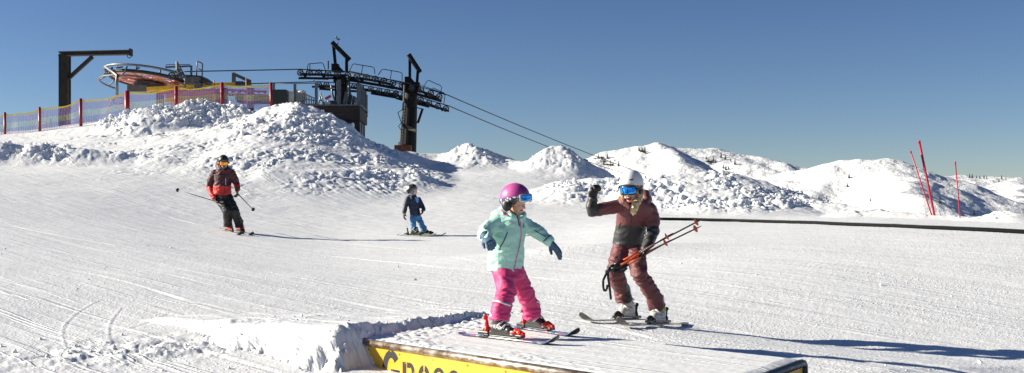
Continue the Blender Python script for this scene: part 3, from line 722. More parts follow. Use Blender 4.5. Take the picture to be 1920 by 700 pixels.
# guard rings
RG = 2.26
mb = MB(); mb.tube([onw(a, RG, .24) for a in range(60, 331, 9)], .058, 10); g = mb.build('guard_ring', GREYST, st, smooth=True)
mb = MB(); mb.tube([onw(a, RG+.16, -.34) for a in range(150, 281, 10)], .045, 8); mb.build('guard_ring', MIDST, st, smooth=True)
for a in range(75, 331, 28): mb = MB(); mb.tube([onw(a, RG-.02, .22), onw(a, RG+.02, .05), onw(a, 1.9, .20)], .04, 6); mb.build('guard_bracket', MIDST, st, smooth=True)
for a in (165, 195, 225, 255): mb = MB(); mb.tube([onw(a, RG+.14, -.33), onw(a, RG-.1, -.12), onw(a, 2.05, .2)], .035, 6); mb.build('guard_bracket', MIDST, st, smooth=True)
mb = MB(); mb.tube([onw(215, RG, .22), A_(220.5,142,-2.4), A_(219,152,-2.4), A_(219.5,179,-2.4)], .075, 10); mb.build('guard_support', GREYST, st, smooth=True)
# beams
mb = MB(); mb.box(A_(264,167.5,-.6), (1.05,1.0,.34)); mb.build('support_block', MIDST, st, bevel=.02)
mb = MB(); mb.bar(A_(276,167,-1.3), A_(382,160,-1.0), .26, .15); mb.bar(A_(276,171,-1.25), A_(345,165,-1.2), .2, .06); mb.bar(A_(380,160,-.9), A_(440,158,-.2), .3, .16); mb.build('yellow_beam', YELLOW, st)
mb = MB(); mb.prism([A_(345,140,-1), A_(376,142,-1), A_(395,156,-1), A_(395,160,-1), A_(348,158,-1)], (0,1.3,0)); mb.box(A_(362,152,-1.4),(.7,.5,.35)); mb.box(A_(372,162,-1.5),(.32,.4,.3)); mb.bar(A_(352,142,-1.2), A_(396,158,-1.2), .12, .1); mb.build('drive_housing', MIDST, st, bevel=.015)
def sheave(parent, c, r, ax=Vector((0,1,0)), name='sheave_wheel', w=.10):
    m_ = MB(); m_.ring(c, ax, r*.86, r*.14, 22, 6); m_.mat(1)
    m_.disc(c, ax, r*.24, w*1.1, 10)
    for k in range(6):
        a = math.radians(60*k+17); u = ax.orthogonal().normalized(); w_ = ax.cross(u); e = (u*math.cos(a)+w_*math.sin(a))
        m_.bar(c+e*r*.2, c+e*r*.8, w*.4, r*.16, ax)
    m_.ring(c, ax, r*.70, r*.06, 20, 5)
    return m_.build(name, [RUBBER, MIDST], parent, smooth=False)
for (px, py) in ((322,142.5),(339,142)): sheave(st, A_(px, py, -2.0), .19)
mb = MB(); mb.bar(A_(322,142.5,-1.85), A_(339,142,-1.85), .06, .12); mb.tube([A_(347,140,-1.8), A_(347,165,-1.8)], .05, 6); mb.tube([A_(337,140,-1.8), A_(332,131,-1.8), A_(331.5,115.5,-1.8)], [.05,.07,.06], 6); mb.tube([A_(333,118,-1.8), A_(344,138,-1.8)], .035, 6); mb.box(A_(334,133,-1.7),(.2,.2,.22)); mb.build('sheave_arm', GREYST, st)
mb = MB(); mb.bar(A_(311,126.3,-1.2), A_(358,124.3,-1.2), .12, .075); mb.tube([A_(311,125,-1.2), A_(310.2,123,-1.2), A_(312,121.6,-1.2), A_(356,121.3,-1.2)], .022, 6); mb.bar(A_(358.7,123,-1.2), A_(358.7,142,-1.2), .08, .10, Vector((0,1,0))); mb.build('light_bar', MIDST, st)
mb = MB(); mb.tube([A_(368.5,142,-1), A_(369.5,116,-1), A_(371,115.2,-1), A_(379,119,-1), A_(379.8,121,-1), A_(379,147,-1)], .032, 6); mb.tube([A_(369,128,-1), A_(379.6,132.5,-1)], .028, 6); mb.build('ladder_hoop', MIDST, st, smooth=True)
mb = MB(); mb.bar(A_(438.5,159,0), A_(438.5,137,0), .16, .18, Vector((0,1,0))); mb.bar(A_(437,138.5,0), A_(469,153,0), .16, .13, Vector((0,1,0))); mb.bar(A_(468.5,150,0), A_(468.5,162,0), .12, .12, Vector((0,1,0))); mb.bar(A_(400,160,0), A_(470,160,0), .6, .08); mb.box(A_(450,156,0),(.35,.3,.16)); mb.box(A_(464,158,0),(.3,.3,.2)); mb.build('small_arch', MIDST, st)
mb = MB(); mb.box(A_(365,183,0),(2.45,1.6,.62)); mb.build('machine_house', ORANGEB, st, bevel=.03)
mb = MB(); mb.box(A_(475,184,0),(1.5,1.2,.28)); mb.box(A_(475,190,0),(1.4,1.1,.2)); mb.build('counterweight', RUST, st, bevel=.02)
mb = MB()
for (x0,y0,x1,y1) in ((300,177,345,170),(345,170,400,168),(400,168,500,172),(420,177,500,179),(330,186,400,184)): mb.bar(A_(x0,y0,-.9), A_(x1,y1,-.9), .10, .09)
for k in range(7): mb.box(A_(425+k*12,171+k*.3,-1.0),(.10,.12,.14))
mb.tube([A_(420,172,-.9), A_(432,180,-.9), A_(444,178,-.9), A_(450,170,-.9)], .03, 6)
mb.build('red_undercarriage', REDP, st)
for px in (300, 352, 420, 470): mb = MB(); mb.bar(A_(px,215,0), A_(px,165,0), .3, .3, Vector((0,1,0))); mb.build('pillar', MIDST, st)

# ------------------------------------------------------------------ platform building with railing
pf = empty('platform_building', at(640,268,52), 'dark brown clad platform building half buried by the snow heap', 'building')
def P_(px, py, d=52): return at(px, py, d)
# front faces the camera; right end turned away
f0, f1 = P_(560,198,50.5), P_(675,199,50.5); dirf = (f1-f0).normalized(); sideb = P_(687,196,54.2)
def slab(m_, z0, z1, x0, x1, y0, y1, x1b):
    m_.add([(x0,y0,z0),(x1,y0,z0),(x1b,y1,z0),(x0,y1,z0),(x0,y0,z1),(x1,y0,z1),(x1b,y1,z1),(x0,y1,z1)], [(0,1,2,3),(4,7,6,5),(0,4,5,1),(1,5,6,2),(2,6,7,3),(3,7,4,0)])
zt, zm, zb = P_(0,199,50.5).z, P_(0,225,50.5).z, P_(0,282,50.5).z-1.0
xl, xr = P_(545,0,50.5).x, P_(675,0,50.5).x; xrb = P_(688.5,0,54.2).x
mb = MB(); slab(mb, zm, zt, xl, xr, 50.5, 54.2, xrb); mb.build('deck_edge', WOODDK, pf, bevel=.01)
mb = MB(); slab(mb, zb, zm-.003, xl+.3, xr-.06, 50.75, 54.1, xrb-.09); mb.build('wall', WOODDK, pf)
mb = MB(); slab(mb, zt+.003, zt+.07, xl-.05, xr+.05, 50.42, 54.25, xrb+.05); mb.build('deck_plate', GREYST, pf)
xs_ = lambda t: xr-.06+(xrb-.09-xr+.06)*t
mb = MB()
for t0, t1 in ((.06,.16),(.40,.52)):
    for (za, zb2) in ((zm-.1, zb+.2),): mb.add([(xs_(t0)+.02, 50.75+3.35*t0, zb2),(xs_(t1)+.02, 50.75+3.35*t1, zb2),(xs_(t1)+.02, 50.75+3.35*t1, za),(xs_(t0)+.02, 50.75+3.35*t0, za),(xs_(t0)-.03, 50.75+3.35*t0, zb2),(xs_(t1)-.03, 50.75+3.35*t1, zb2),(xs_(t1)-.03, 50.75+3.35*t1, za),(xs_(t0)-.03, 50.75+3.35*t0, za)], [(0,1,2,3),(4,7,6,5),(0,3,7,4),(1,5,6,2),(3,2,6,7),(0,4,5,1)])
mb.build('door_frame', GREYST, pf)
mb = MB(); mb.box(P_(640.5,215,50.46),(.26,.02,.016)); mb.box(P_(632.5,215,50.46),(.06,.02,.016)); mb.build('bracket', GREYST, pf)
for (px, y0, y1, d, w) in ((513.5,196,157,50.9,.09),(553,200,157,50.8,.11),(593,200,156,50.6,.12),(636,200,150,50.6,.15),(672.5,200,156,50.6,.16),(678,204,162,51.4,.14),(681.5,208,168,52.3,.11),(685,212,171,53.2,.11),(687.5,220,178,54.1,.09)):
    m_ = MB(); m_.ibeam(at(px,y0,d), at(px,y1,d), w, w, .03, Vector((0,1,0))); m_.build('railing_post', GREYST, pf)
mb = MB()
mb.tube([at(513,157.5,50.9), at(553,157,50.8), at(593,156.5,50.6)], .018, 6)
mb.build('railing_wire', CABLE, pf, smooth=True)
# things stored on the platform
mb = MB(); mb.box(at(525.5,185.5,50.6),(.66,.6,.80)); tag(mb.build('storage_box', GREENDK, bevel=.012), 'square black-green storage box at the left end of the platform beside the snow heap', 'box')
mb = MB(); mb.box(at(550,184.5,52.6),(1.0,.8,.60)); tag(mb.build('equipment_cabinet', GREYBOX, bevel=.02), 'grey metal cabinet behind the dark storage box', 'cabinet')
cb = empty('slatted_crate', at(575,198,51.6), 'pale grey slatted crate with a sloping side, left on the platform', 'crate')
for k in range(5): 
    m_ = MB(); m_.bar(at(571+k*4.2,197,51.5), at(571+k*4.2,176+k*2.4,51.5), .05, .03, Vector((0,1,0))); m_.build('slat', GREYBOX, cb)
m_ = MB(); m_.bar(at(570,175,51.5), at(592,186,51.5), .05, .05); m_.bar(at(570,186,51.5), at(590,189,51.5), .04, .05); m_.bar(at(570,195.5,51.5), at(590,195.5,51.5), .04, .05); m_.build('crate_frame', GREYBOX, cb)
m_ = MB(); m_.box(at(562,180,52.1),(.46,.7,.5)); m_.build('crate_body', GREYBOX, cb, bevel=.01)
m_ = MB(); m_.ell(at(566,172.5,51.8),(.18,.25,.06)); m_.build('snow_cap', SNOWC, cb, smooth=True)
for i, (x0, lab) in enumerate(((600,'metal trestle stand on the platform, left of the pink panel'),)):
    m_ = MB(); m_.tube([at(597,197,51.2), at(602,176,51.2)], .035, 6); m_.tube([at(606,197,51.2), at(601,174,51.2)], .035, 6); m_.tube([at(598.5,189,51.2), at(605,188,51.2)], .03, 6); m_.tube([at(602,178,51.0), at(608,196,50.9)], .03, 6)
    tag(m_.build('trestle', GREYST, smooth=True), lab, 'trestle')
sg = empty('pink_panel_stand', at(615,196,51.1), 'small pink tilted panel on a white leg standing on the platform', 'panel')
m_ = MB(); m_.bar(at(610,186,51.1), at(620.5,180,51.1), .06, .12, Vector((0,0,1))); m_.build('panel', PINKP, sg); m_ = MB(); m_.tube([at(616,184,51.1), at(614,197,51.1)], .035, 6); m_.box(at(614,194,51.1),(.3,.2,.12)); m_.build('leg', WHITE, sg)
m_ = MB(); m_.ell(at(622,195,51.3),(.42,.3,.16)); tag(m_.build('covered_heap', MIDST, smooth=True), 'grey covered heap low on the platform behind the pink panel', 'heap')
for i in range(3):
    root = empty('slatted_lounger', at(645+i*8,198,51.7), ['upright folded slatted lounger, leftmost and tallest of three on the platform','upright folded slatted lounger between the other two on the platform','upright folded slatted lounger nearest the grey corner posts'][i], 'lounger', 'folded slatted loungers stored on the platform')
    x0 = 643+i*9; tl = 5-i
    for k in range(6-i):
        m_ = MB(); m_.bar(at(x0+k*2.6,196.5,51.7), at(x0+tl+k*2.2,172+i*4+k*1.4,51.7), .05, .03, Vector((0,1,0))); m_.build('slat', GREYST, root)
    m_ = MB(); m_.bar(at(x0-1,190,51.66), at(x0+15,191,51.66), .05, .03); m_.bar(at(x0+2,180+i*3,51.66), at(x0+17,184+i*2,51.66), .05, .03); m_.build('frame', GREYST, root)

# ------------------------------------------------------------------ lift towers, sheave trains
def gallows(root, pts, d, w=.16):
    (x0,y0,x1,y1),(x2,y2,x3,y3),(x4,y4,x5,y5) = pts
    for (a,b,c,e) in (pts[0], pts[1]): m_ = MB(); m_.bar(at(a,b,d), at(c,e,d+.2), w*.9, w*.9, Vector((0,1,0))); m_.build('frame_post', STEEL, root)
    m_ = MB(); m_.ibeam(at(x4,y4,d-.05), at(x5,y5,d+.25), w*1.1, w*1.3, .03); m_.bar(at(x4,y4,d-.05), at(x5,y5,d+.25), w*.6, w*.8); m_.build('frame_beam', STEEL, root)
def train(root, pts, d, r, drop, name='sheave_train'):
    tr_ = MB(); P = [at(x, y, d) for x, y in pts]
    for i in range(len(P)-1):
        tr_.bar(P[i]+Vector((0,.09,-drop*.5)), P[i+1]+Vector((0,.09,-drop*.5)), .05, .13)
        if i % 2 == 0 and i+1 < len(P): tr_.prism([P[i]+Vector((0,.08,0)), P[i+1]+Vector((0,.08,0)), (P[i]+P[i+1])/2+Vector((0,.08,-drop*1.5))], (0,.05,0))
    for i in range(0, len(P)-2, 4):
        j = min(i+3, len(P)-1); tr_.bar(P[i]+Vector((0,.13,-drop*1.5)), P[j]+Vector((0,.13,-drop*1.5)), .08, .12)
    t = tr_.build(name, STEEL, root)
    for p in P: sheave(t, p, r)
def rails(root, loops, d):
    for lp in loops:
        m_ = MB(); m_.tube([at(x, y, d) for x, y in lp], .022, 6); m_.build('maintenance_rail', STEEL, root, smooth=True)
t1 = empty('lift_tower', at(636,198,57), 'lift tower rising from the platform, with top frame and small weather vane', 'lift tower', 'chairlift towers with sheave trains')
m_ = MB(); m_.box(at(641,184,57),(.001,.001,.001)) if False else None
m_ = MB(); m_.bar(at(640,215,57), at(640,140,57), .62, .5, Vector((0,1,0))); m_.mat(1); m_.bar(at(633,200,56.4), at(633,152,56.4), .10, .10, Vector((0,1,0))); m_.build('mast', [STEEL, GREYST], t1, bevel=.01)
m_ = MB(); m_.box(at(629,128,57),(.36,.5,.42)); m_.prism([at(633,122,56.8),at(646,135,56.8),at(627,135,56.8)],(0,.4,0)); m_.box(at(641,149,57),(.75,.9,.42)); m_.build('mast_head', STEEL, t1, bevel=.02)
gallows(t1, [(629,122,625,82),(650,134,650,111),(622,79,656,113)], 57)
m_ = MB(); m_.tube([at(633.5,88,57), at(633,70,57)], .022, 6); m_.tube([at(630,72,57), at(633,76,57), at(636,75,57)], .016, 5); m_.ell(at(630,70,57),(.05,.05,.06)); m_.ell(at(635.5,74,57),(.06,.04,.05)); m_.build('weather_vane', GREYST, t1)
m_ = MB(); m_.tube([at(615.5,130,57), at(615.5,114,57)], .04, 6); m_.build('rod', STEEL, t1)
train(t1, [(563,136.5),(580,136.5),(597.5,136.5),(615,138),(633,138.5),(652,141.5),(669.5,144),(687,145.5),(703.5,148.5),(719.5,152),(737,156)], 56.2, .18, .17)
train(t1, [(598,158.5),(612,159),(664,162),(677,164),(695,167),(711,170),(726,172.5),(742,175)], 59.6, .17, .15)
m_ = MB(); m_.bar(at(560,147,56.6), at(630,147,56.6), .16, .10); m_.bar(at(625,145,56.6), at(745,166,56.6), .16, .14); m_.bar(at(585,163,59.8), at(660,164,59.8), .12, .10); m_.bar(at(655,164,59.8), at(748,181,59.8), .12, .10); m_.bar(at(641,152,56.2), at(650,156,59.9), .25, .3); m_.build('crossarm', STEEL, t1)
m_ = MB(); m_.tube([at(652,142,56.3), at(654,158,56.2), at(656,175,56), at(660,190,55.8)], .07, 8); m_.build('conduit', GREYST, t1, smooth=True); m_ = MB(); m_.tube([at(588,150,56.8), at(592,158,57.5)], .03, 6); m_.build('conduit', GREYST, t1, smooth=True); m_ = MB(); m_.tube([at(621,160,57), at(623,175,57), at(628,190,57)], .05, 6); m_.build('conduit', GREYST, t1, smooth=True)
rails(t1, [[(576,133),(577,122),(579,120),(603,118),(606,120),(610,131)], [(655,134),(661,121),(664,120),(699,126),(702,129),(703,139)], [(709,141),(716,131),(719,130),(752,136),(754,139),(754,152)], [(581,121),(581,133)], [(680,123),(678,138)], [(734,133),(732,148)], [(575,133),(612,133)], [(655,133),(760,157)], [(655,136),(762,160)]], 56.0)

t2 = empty('lift_tower', at(765,281,60), 'thick dark lift tower right of the platform, hanging panel on its right side', 'lift tower', 'chairlift towers with sheave trains')
m_ = MB(); m_.cone(at(764,325,60), .46, at(770.5,172,60), .36, 20, flat=True); m_.build('mast', STEEL, t2, smooth=False)
m_ = MB(); m_.box(at(757,294,59.6),(.9,1.3,1.2)); m_.box(at(748.5,274,59.6),(.07,.3,.42)); m_.build('foundation', RUST, t2, bevel=.02)
m_ = MB(); m_.box(at(765,155,60),(.34,.5,.6)); m_.prism([at(769,144,59.8),at(783,160,59.8),at(769,160,59.8)],(0,.4,0)); m_.box(at(771,164,60),(.95,.9,.50)); m_.build('mast_head', STEEL, t2, bevel=.02)
gallows(t2, [(768.5,146,768.5,103),(781.5,161,783.5,134),(766,102,788,136)], 60)
train(t2, [(753.5,160),(772,165),(789,168.5),(807.5,175.5),(823.5,181.5)], 59.2, .19, .17)
train(t2, [(742,176.5),(757,180),(788.5,187.5),(804.5,193),(821,199.5),(836,204)], 62.6, .19, .15)
m_ = MB(); m_.bar(at(745,166,59.5), at(828,190,59.5), .16, .14); m_.bar(at(748,182,62.8), at(842,209,62.8), .12, .10); m_.bar(at(771,168,59.2), at(776,181,63), .25, .3); m_.build('crossarm', STEEL, t2)
rails(t2, [[(793,164),(801,152),(804,151),(826,161),(828,164),(826,176)], [(808,170),(812,165),(833,175),(834.5,178),(832,196)], [(760,150),(757,164)], [(790,163),(835,178)], [(790,160),(833,176)]], 59.0)
m_ = MB(); m_.tube([at(758,160,59.0), at(757,185,59.0), at(753,235,59.0), at(750,276,59.0)], .05, 6); m_.tube([at(761.5,195,59.0), at(758,235,59.0), at(755,276,59.0)], .05, 6)
for k in range(14): y = 200+k*5.4; m_.tube([at(755.8-(y-200)*.073,y,59), at(760.8-(y-200)*.073,y,59)], .025, 5)
m_.build('ladder', MIDST, t2)
m_ = MB(); m_.prism([at(755,232,58.9),at(770,236,58.9),at(779,242,58.6),at(777,247,58.6),at(762,243,58.9),at(755,236,58.9)],(0,.7,0)); m_.tube([at(753,232,58.9), at(746,211,58.9), at(758,204,58.9)], .025, 5); m_.tube([at(755,228,58.9), at(747,237,58.9), at(754,247,58.9)], .022, 5); m_.build('service_platform', STEEL, t2)
pn = MB(); pn.bar(at(792.5,204,59.4), at(783.5,231,59.4), .12, .16, Vector((0,1,0))); pn.build('hanging_panel', STEEL, t2)
for q in ([at(774,201,59.8), at(791,204,59.6)], [at(772,229,59.8), at(782,231,59.6)]): pn = MB(); pn.tube(q, .03, 6); pn.build('panel_arm', MIDST, t2)
# small far post beside the heap
m_ = MB(); a = at(1097,319,70); m_.tube([a-Vector((0,0,1.5)), at(1097,299,70)], .05, 8); m_.bar(at(1094,299,70), at(1103,301,70), .08, .08)
tag(m_.build('short_post', STEEL), 'short black post with a stub arm beyond the small snow peak', 'post')

# ------------------------------------------------------------------ haul ropes
def rope(name, pts, r, label):
    m_ = MB(); P = []
    for i in range(len(pts)-1):
        a, b = at(*pts[i]), at(*pts[i+1]); n = 24
        for k in range(n+(i == len(pts)-2)):
            f = k/n; q = a.lerp(b, f); L_ = (b-a).length; q.z -= 4*f*(1-f)*L_*L_*.00006; P.append(q)
    m_.tube(P, r, 6); tag(m_.build(name, CABLE, smooth=True), label, 'haul rope', 'haul ropes of the chairlift')
rope('haul_rope', [(345,134.5,54.0),(563,130.2,56.2),(652,134.5,56.2),(770,157,59.2),(838,178,60.2),(1250,340,120),(1420,420,220)], .030, 'upper steel rope from the bull wheel over both towers, down to the right')
rope('haul_rope', [(420,158.5,56.5),(598,153.5,59.6),(664,157,59.6),(757,174,62.6),(842,199,63.0),(1180,328,125),(1330,400,220)], .030, 'lower steel haul rope running behind the other and leaving the lower sheaves')

# ------------------------------------------------------------------ trees on the far slopes
NEEDLE = mat('dark_needles', (.018,.030,.018), .8); BARK = mat('bark', (.05,.035,.025), .9); ROCK = mat('dark_rock', (.09,.085,.08), .9, bump=(.4,.6,1.0), var=(.2,.6))
def conifer(seed, h):
    r = random.Random(seed); root = empty('conifer', (0,0,0), 'x', 'tree', 'small conifers scattered on the far snowy slopes')
    m_ = MB(); m_.cone((0,0,-1.5), h*.035, (0,0,h*.9), h*.008, 6, flat=True); m_.build('trunk', BARK, root)
    m_ = MB(); tiers = 9
    for t in range(tiers):
        z = h*(.10+.86*t/tiers); R = h*(.24*(1-t/tiers)**.85+.02)
        for k in range(9):
            a = 6.283*k/9+r.random()*.6+t; Rk = R*r.uniform(.6,1.15); w = R*.34
            tip = Vector((math.cos(a)*Rk, math.sin(a)*Rk, z-h*.05*r.uniform(.6,1.4))); n = Vector((-math.sin(a), math.cos(a), 0))
            b0 = Vector((0,0,z+h*.05)); mid = tip*.55+b0*.45
            m_.add([b0, mid+n*w, tip, mid-n*w, mid+Vector((0,0,h*.03)), mid-Vector((0,0,h*.045))], [(0,1,4),(4,1,2),(0,4,3),(4,2,3),(0,5,1),(5,2,1),(0,3,5),(5,3,2)])
    m_.build('crown', NEEDLE, root); return root
from mathutils.bvhtree import BVHTree
def far_hit(px, py):
    d = np.arange(500, 2690, 2.0); x = (px-960)/F*d; zt = far_height(x, d); zr = (H-py)/F*d
    hit = np.nonzero(zt >= zr)[0]
    return None if len(hit) == 0 else at(px, py, float(d[hit[0]]))
protos = [conifer(1, 9.0), conifer(2, 7.5), conifer(3, 10.5)]
def tl(x, y, k):
    W = ['low', 'mid-height', 'tall'][k % 3]
    if y > 345: return W+' lone conifer on the open slope, '+('right of the red poles' if x > 1800 else 'between the rubble bank and the red poles' if x > 1570 else 'just right of the rubble bank')
    return None
treelist = [(1128,300,'dark clump'),(1134,304,''),(1139,298,''),(1144,306,''),(1150,310,''),(1122,296,''),(1132,309,''),(1153,303,''),(1160,313,''),(1198,283,''),(1204,286,''),(1209,288,''),(1324,299,''),(1329,304,''),(1333,309,''),(1338,303,''),(1342,306,''),(1356,316,''),(1361,320,''),(1366,318,''),(1352,296,''),(1360,300,''),(1370,303,''),(1378,309,''),(1592,335,''),(1589,352,''),(1550,377,''),(1632,378,''),(1719,334,''),(1762,382,''),(1826,404,''),(1873,342,''),(1818,334,''),(1823,334,''),(1831,334.5,''),(1837,335,''),(1845,335.5,''),(1850,336,''),(1878,336,''),(1886,336.5,'')]
used = set(); n_ = 0; order = []
for i, (x, y, _) in enumerate(treelist):
    p = far_hit(x, y)
    if p is None: 
        for yy in range(1, 12):
            p = far_hit(x, y+yy)
            if p is not None: break
    if p is None: continue
    k = i % 3; src = protos[k]; o = src if k not in used else copy_tree(src); used.add(k)
    o.location = p; s_ = .55+.45*rng.random(); s_ *= min(1.25, max(.6, p.y/1500)); o.scale = (s_,)*3; o.rotation_euler.z = rng.random()*6
    order.append((x, y, o))
regs = [('dark conifer in the clump on the left shoulder of the mountain', lambda x, y: x < 1170), ('conifer on the mountain top left of the summit', lambda x, y: x < 1215), ('conifer in the loose rows on the middle mountain slope above the rubble bank', lambda x, y: x < 1400),
        ('conifer of the row on the farthest skyline at the right', lambda x, y: y < 337 and x > 1800 and x < 1860), ('one of the two skyline conifers near the right edge of the view', lambda x, y: y < 337 and x > 1860)]
one = {1592:'biggest lone conifer on the wide rounded slope, the upper one',1589:'lone conifer right beneath the biggest one on the rounded slope',1550:'tiny lone conifer low on the slope just right of the rubble bank',1632:'tiny lone conifer low in the middle of the wide rounded slope',1719:'lone conifer high on the shaded shoulder beside the leaning red poles',1762:'lone conifer low in the shaded hollow right behind the red poles',1826:'lone conifer just above the snow bank right of the upright red pole',1873:'lone conifer on the distant slope beneath the right skyline'}
for x, y, o in order:
    if x in one: o['label'] = one[x]; continue
    for lab, fn in regs:
        if fn(x, y): o['label'] = lab; o['group'] = lab.replace('conifer', 'conifers', 1); break

for i, (x, y, w_) in enumerate(((1126,297,9),(1141,303,12),(1152,309,8),(1136,309,7),(1205,284,7),(1331,304,6))):
    p = far_hit(x, y)
    if p is None: continue
    m_ = MB(); r = random.Random(i)
    for k in range(7): m_.ell(p+Vector((r.uniform(-w_, w_), r.uniform(-3, 3), r.uniform(-.8, .8))), (r.uniform(1.2, 3.4), r.uniform(1, 3), r.uniform(.6, 1.7)), Matrix.Rotation(r.uniform(-.5, .5), 3, 'Y'), 7, 5)
    lab = ['bare dark rocks left of the conifer clump on the mountain shoulder','bare dark rocks in the middle of the conifer clump on the shoulder','bare dark rocks right of the conifer clump on the shoulder','bare dark rocks below the conifer clump on the shoulder','bare dark rocks just beneath the left summit','bare dark rocks on the middle slope above the rubble bank'][i]
    tag(m_.build('rock_outcrop', ROCK), lab, 'rocks', 'bare rocks on the mountain')
# ------------------------------------------------------------------ people, skis and poles
def basis(f, u=Vector((0,0,1))):
    f = Vector(f).normalized(); l = u.cross(f).normalized(); u2 = f.cross(l).normalized(); return f, l, u2   # forward, left, up
def rotm(f, l, u): return Matrix((f, l, u)).transposed()
def px_of(p): return (960+F*p[0]/p[1], H-F*p[2]/p[1])
def blob(name, mb, voxel, mats, parent, wrinkle=None, it=2, colour=None, fac=.5):
    """union of the collected shapes as one continuous skin; wrinkle=(amp, (fx,fy,fz), where(p)->0..1)"""
    me = bpy.data.meshes.new(name); me.from_pydata(mb.v, [], mb.f)
    tmp = bpy.data.objects.new('tmp', me); C.objects.link(tmp)
    import bmesh
    r = tmp.modifiers.new('r', 'REMESH'); r.mode = 'VOXEL'; r.voxel_size = voxel; r.use_smooth_shade = True
    s_ = tmp.modifiers.new('s', 'SMOOTH'); s_.factor = fac; s_.iterations = it
    dg = bpy.context.evaluated_depsgraph_get(); out = bpy.data.meshes.new_from_object(tmp.evaluated_get(dg))
    bpy.data.objects.remove(tmp); bpy.data.meshes.remove(me)
    n = len(out.vertices); co = np.empty(n*3, np.float32); out.vertices.foreach_get('co', co); co = co.reshape(-1, 3)
    if wrinkle:
        no = np.empty(n*3, np.float32); out.vertices.foreach_get('normal', no); no = no.reshape(-1, 3)
        amp, fr, wh = wrinkle
        a = np.zeros(n, np.float32)
        for i in range(n):
            x, y, z = co[i]; w = wh((x, y, z)) if wh else 1.0
            if w <= 0: continue
            q = (x*fr[0]+.35*mnoise.noise((x*9, y*9, z*9)), y*fr[1], z*fr[2]+.8*mnoise.noise((x*6+3, y*6, z*6)))
            v = 1-abs(mnoise.noise(q))*2.6; v2 = mnoise.noise((q[0]*2.3+5, q[1]*2.3, q[2]*2.1))
            a[i] = w*amp*(max(v, -.5)+.35*v2-.35)
        co = co+no*a[:, None]
    org = np.array(parent_world(parent)); wc = co.copy(); co = (co-org).astype(np.float32)
    out.vertices.foreach_set('co', co.ravel()); out.name = name
    for m in (mats if isinstance(mats, (list, tuple)) else [mats]): out.materials.append(m)
    if colour:
        for p in out.polygons:
            c = sum((Vector(wc[i]) for i in p.vertices), Vector())/len(p.vertices); p.material_index = colour(c)
    out.polygons.foreach_set('use_smooth', [True]*len(out.polygons)); out.update()
    o = bpy.data.objects.new(name, out); C.objects.link(o); o.parent = parent; o['_org'] = tuple(org)
    return o
def on_surface(o, px, py, off=.003):
    """the point of a built mesh met by the ray through a picture point"""
    org = Vector(o['_org']); bvh = getattr(on_surface, 'c', {}).get(o.name)
    if bvh is None:
        me = o.data; bvh = BVHTree.FromPolygons([v.co for v in me.vertices], [tuple(p.vertices) for p in me.polygons])
        on_surface.c = getattr(on_surface, 'c', {}); on_surface.c[o.name] = bvh
    dr = at(px, py, 1).normalized(); h = bvh.ray_cast(-org, dr)
    if h[0] is None: return None, None
    return h[0]+org+h[1]*off, h[1]
def strip_on(name, o, pts, r, m, parent, n=6, flat=False):
    P = []
    for i in range(len(pts)-1):
        for k in range(n):
            f = k/n; q = on_surface(o, pts[i][0]*(1-f)+pts[i+1][0]*f, pts[i][1]*(1-f)+pts[i+1][1]*f, r*.3)
            if q[0] is not None: P.append(q[0])
    q = on_surface(o, *pts[-1], r*.3)
    if q[0] is not None: P.append(q[0])
    if len(P) < 2: return None
    t = MB(); t.tube(P, r, 6); return t.build(name, m, parent, smooth=True)
def helmet(parent, c, f, rad, mats, name='helmet', brow=78, side=112, back=118, colour=None, seg=40):
    f, l, u = basis(f); R = rotm(f, l, u); vs_ = []; fs = []; nv = 14
    def lim(th):
        cth = math.cos(th); a = side + (brow-side)*max(0, cth)**1.3 + (back-side)*max(0, -cth)
        return math.radians(a)
    for lay, k in ((0, 1.0), (1, .90)):
        for j in range(nv+1):
            for i in range(seg):
                th = 2*math.pi*i/seg; ph = lim(th)*j/nv + (.0001 if j == 0 else 0)
                rr_ = k*(1+.025*math.cos(2*th))
                vs_.append(c+R@Vector((rad[0]*rr_*math.sin(ph)*math.cos(th), rad[1]*rr_*math.sin(ph)*math.sin(th), rad[2]*k*math.cos(ph))))
    N = (nv+1)*seg
    for j in range(nv):
        for i in range(seg):
            i2 = (i+1)%seg; fs.append((j*seg+i, (j+1)*seg+i, (j+1)*seg+i2, j*seg+i2)); fs.append((N+j*seg+i, N+j*seg+i2, N+(j+1)*seg+i2, N+(j+1)*seg+i))
    for i in range(seg): i2 = (i+1)%seg; fs.append((nv*seg+i, N+nv*seg+i, N+nv*seg+i2, nv*seg+i2))
    m_ = MB(); m_.add(vs_, fs); o = m_.build(name, mats, parent, smooth=True, recalc=False)
    if colour:
        org = parent_world(parent)
        for p in o.data.polygons: p.material_index = colour(R.transposed()@(p.center+org-c))
    return o, R
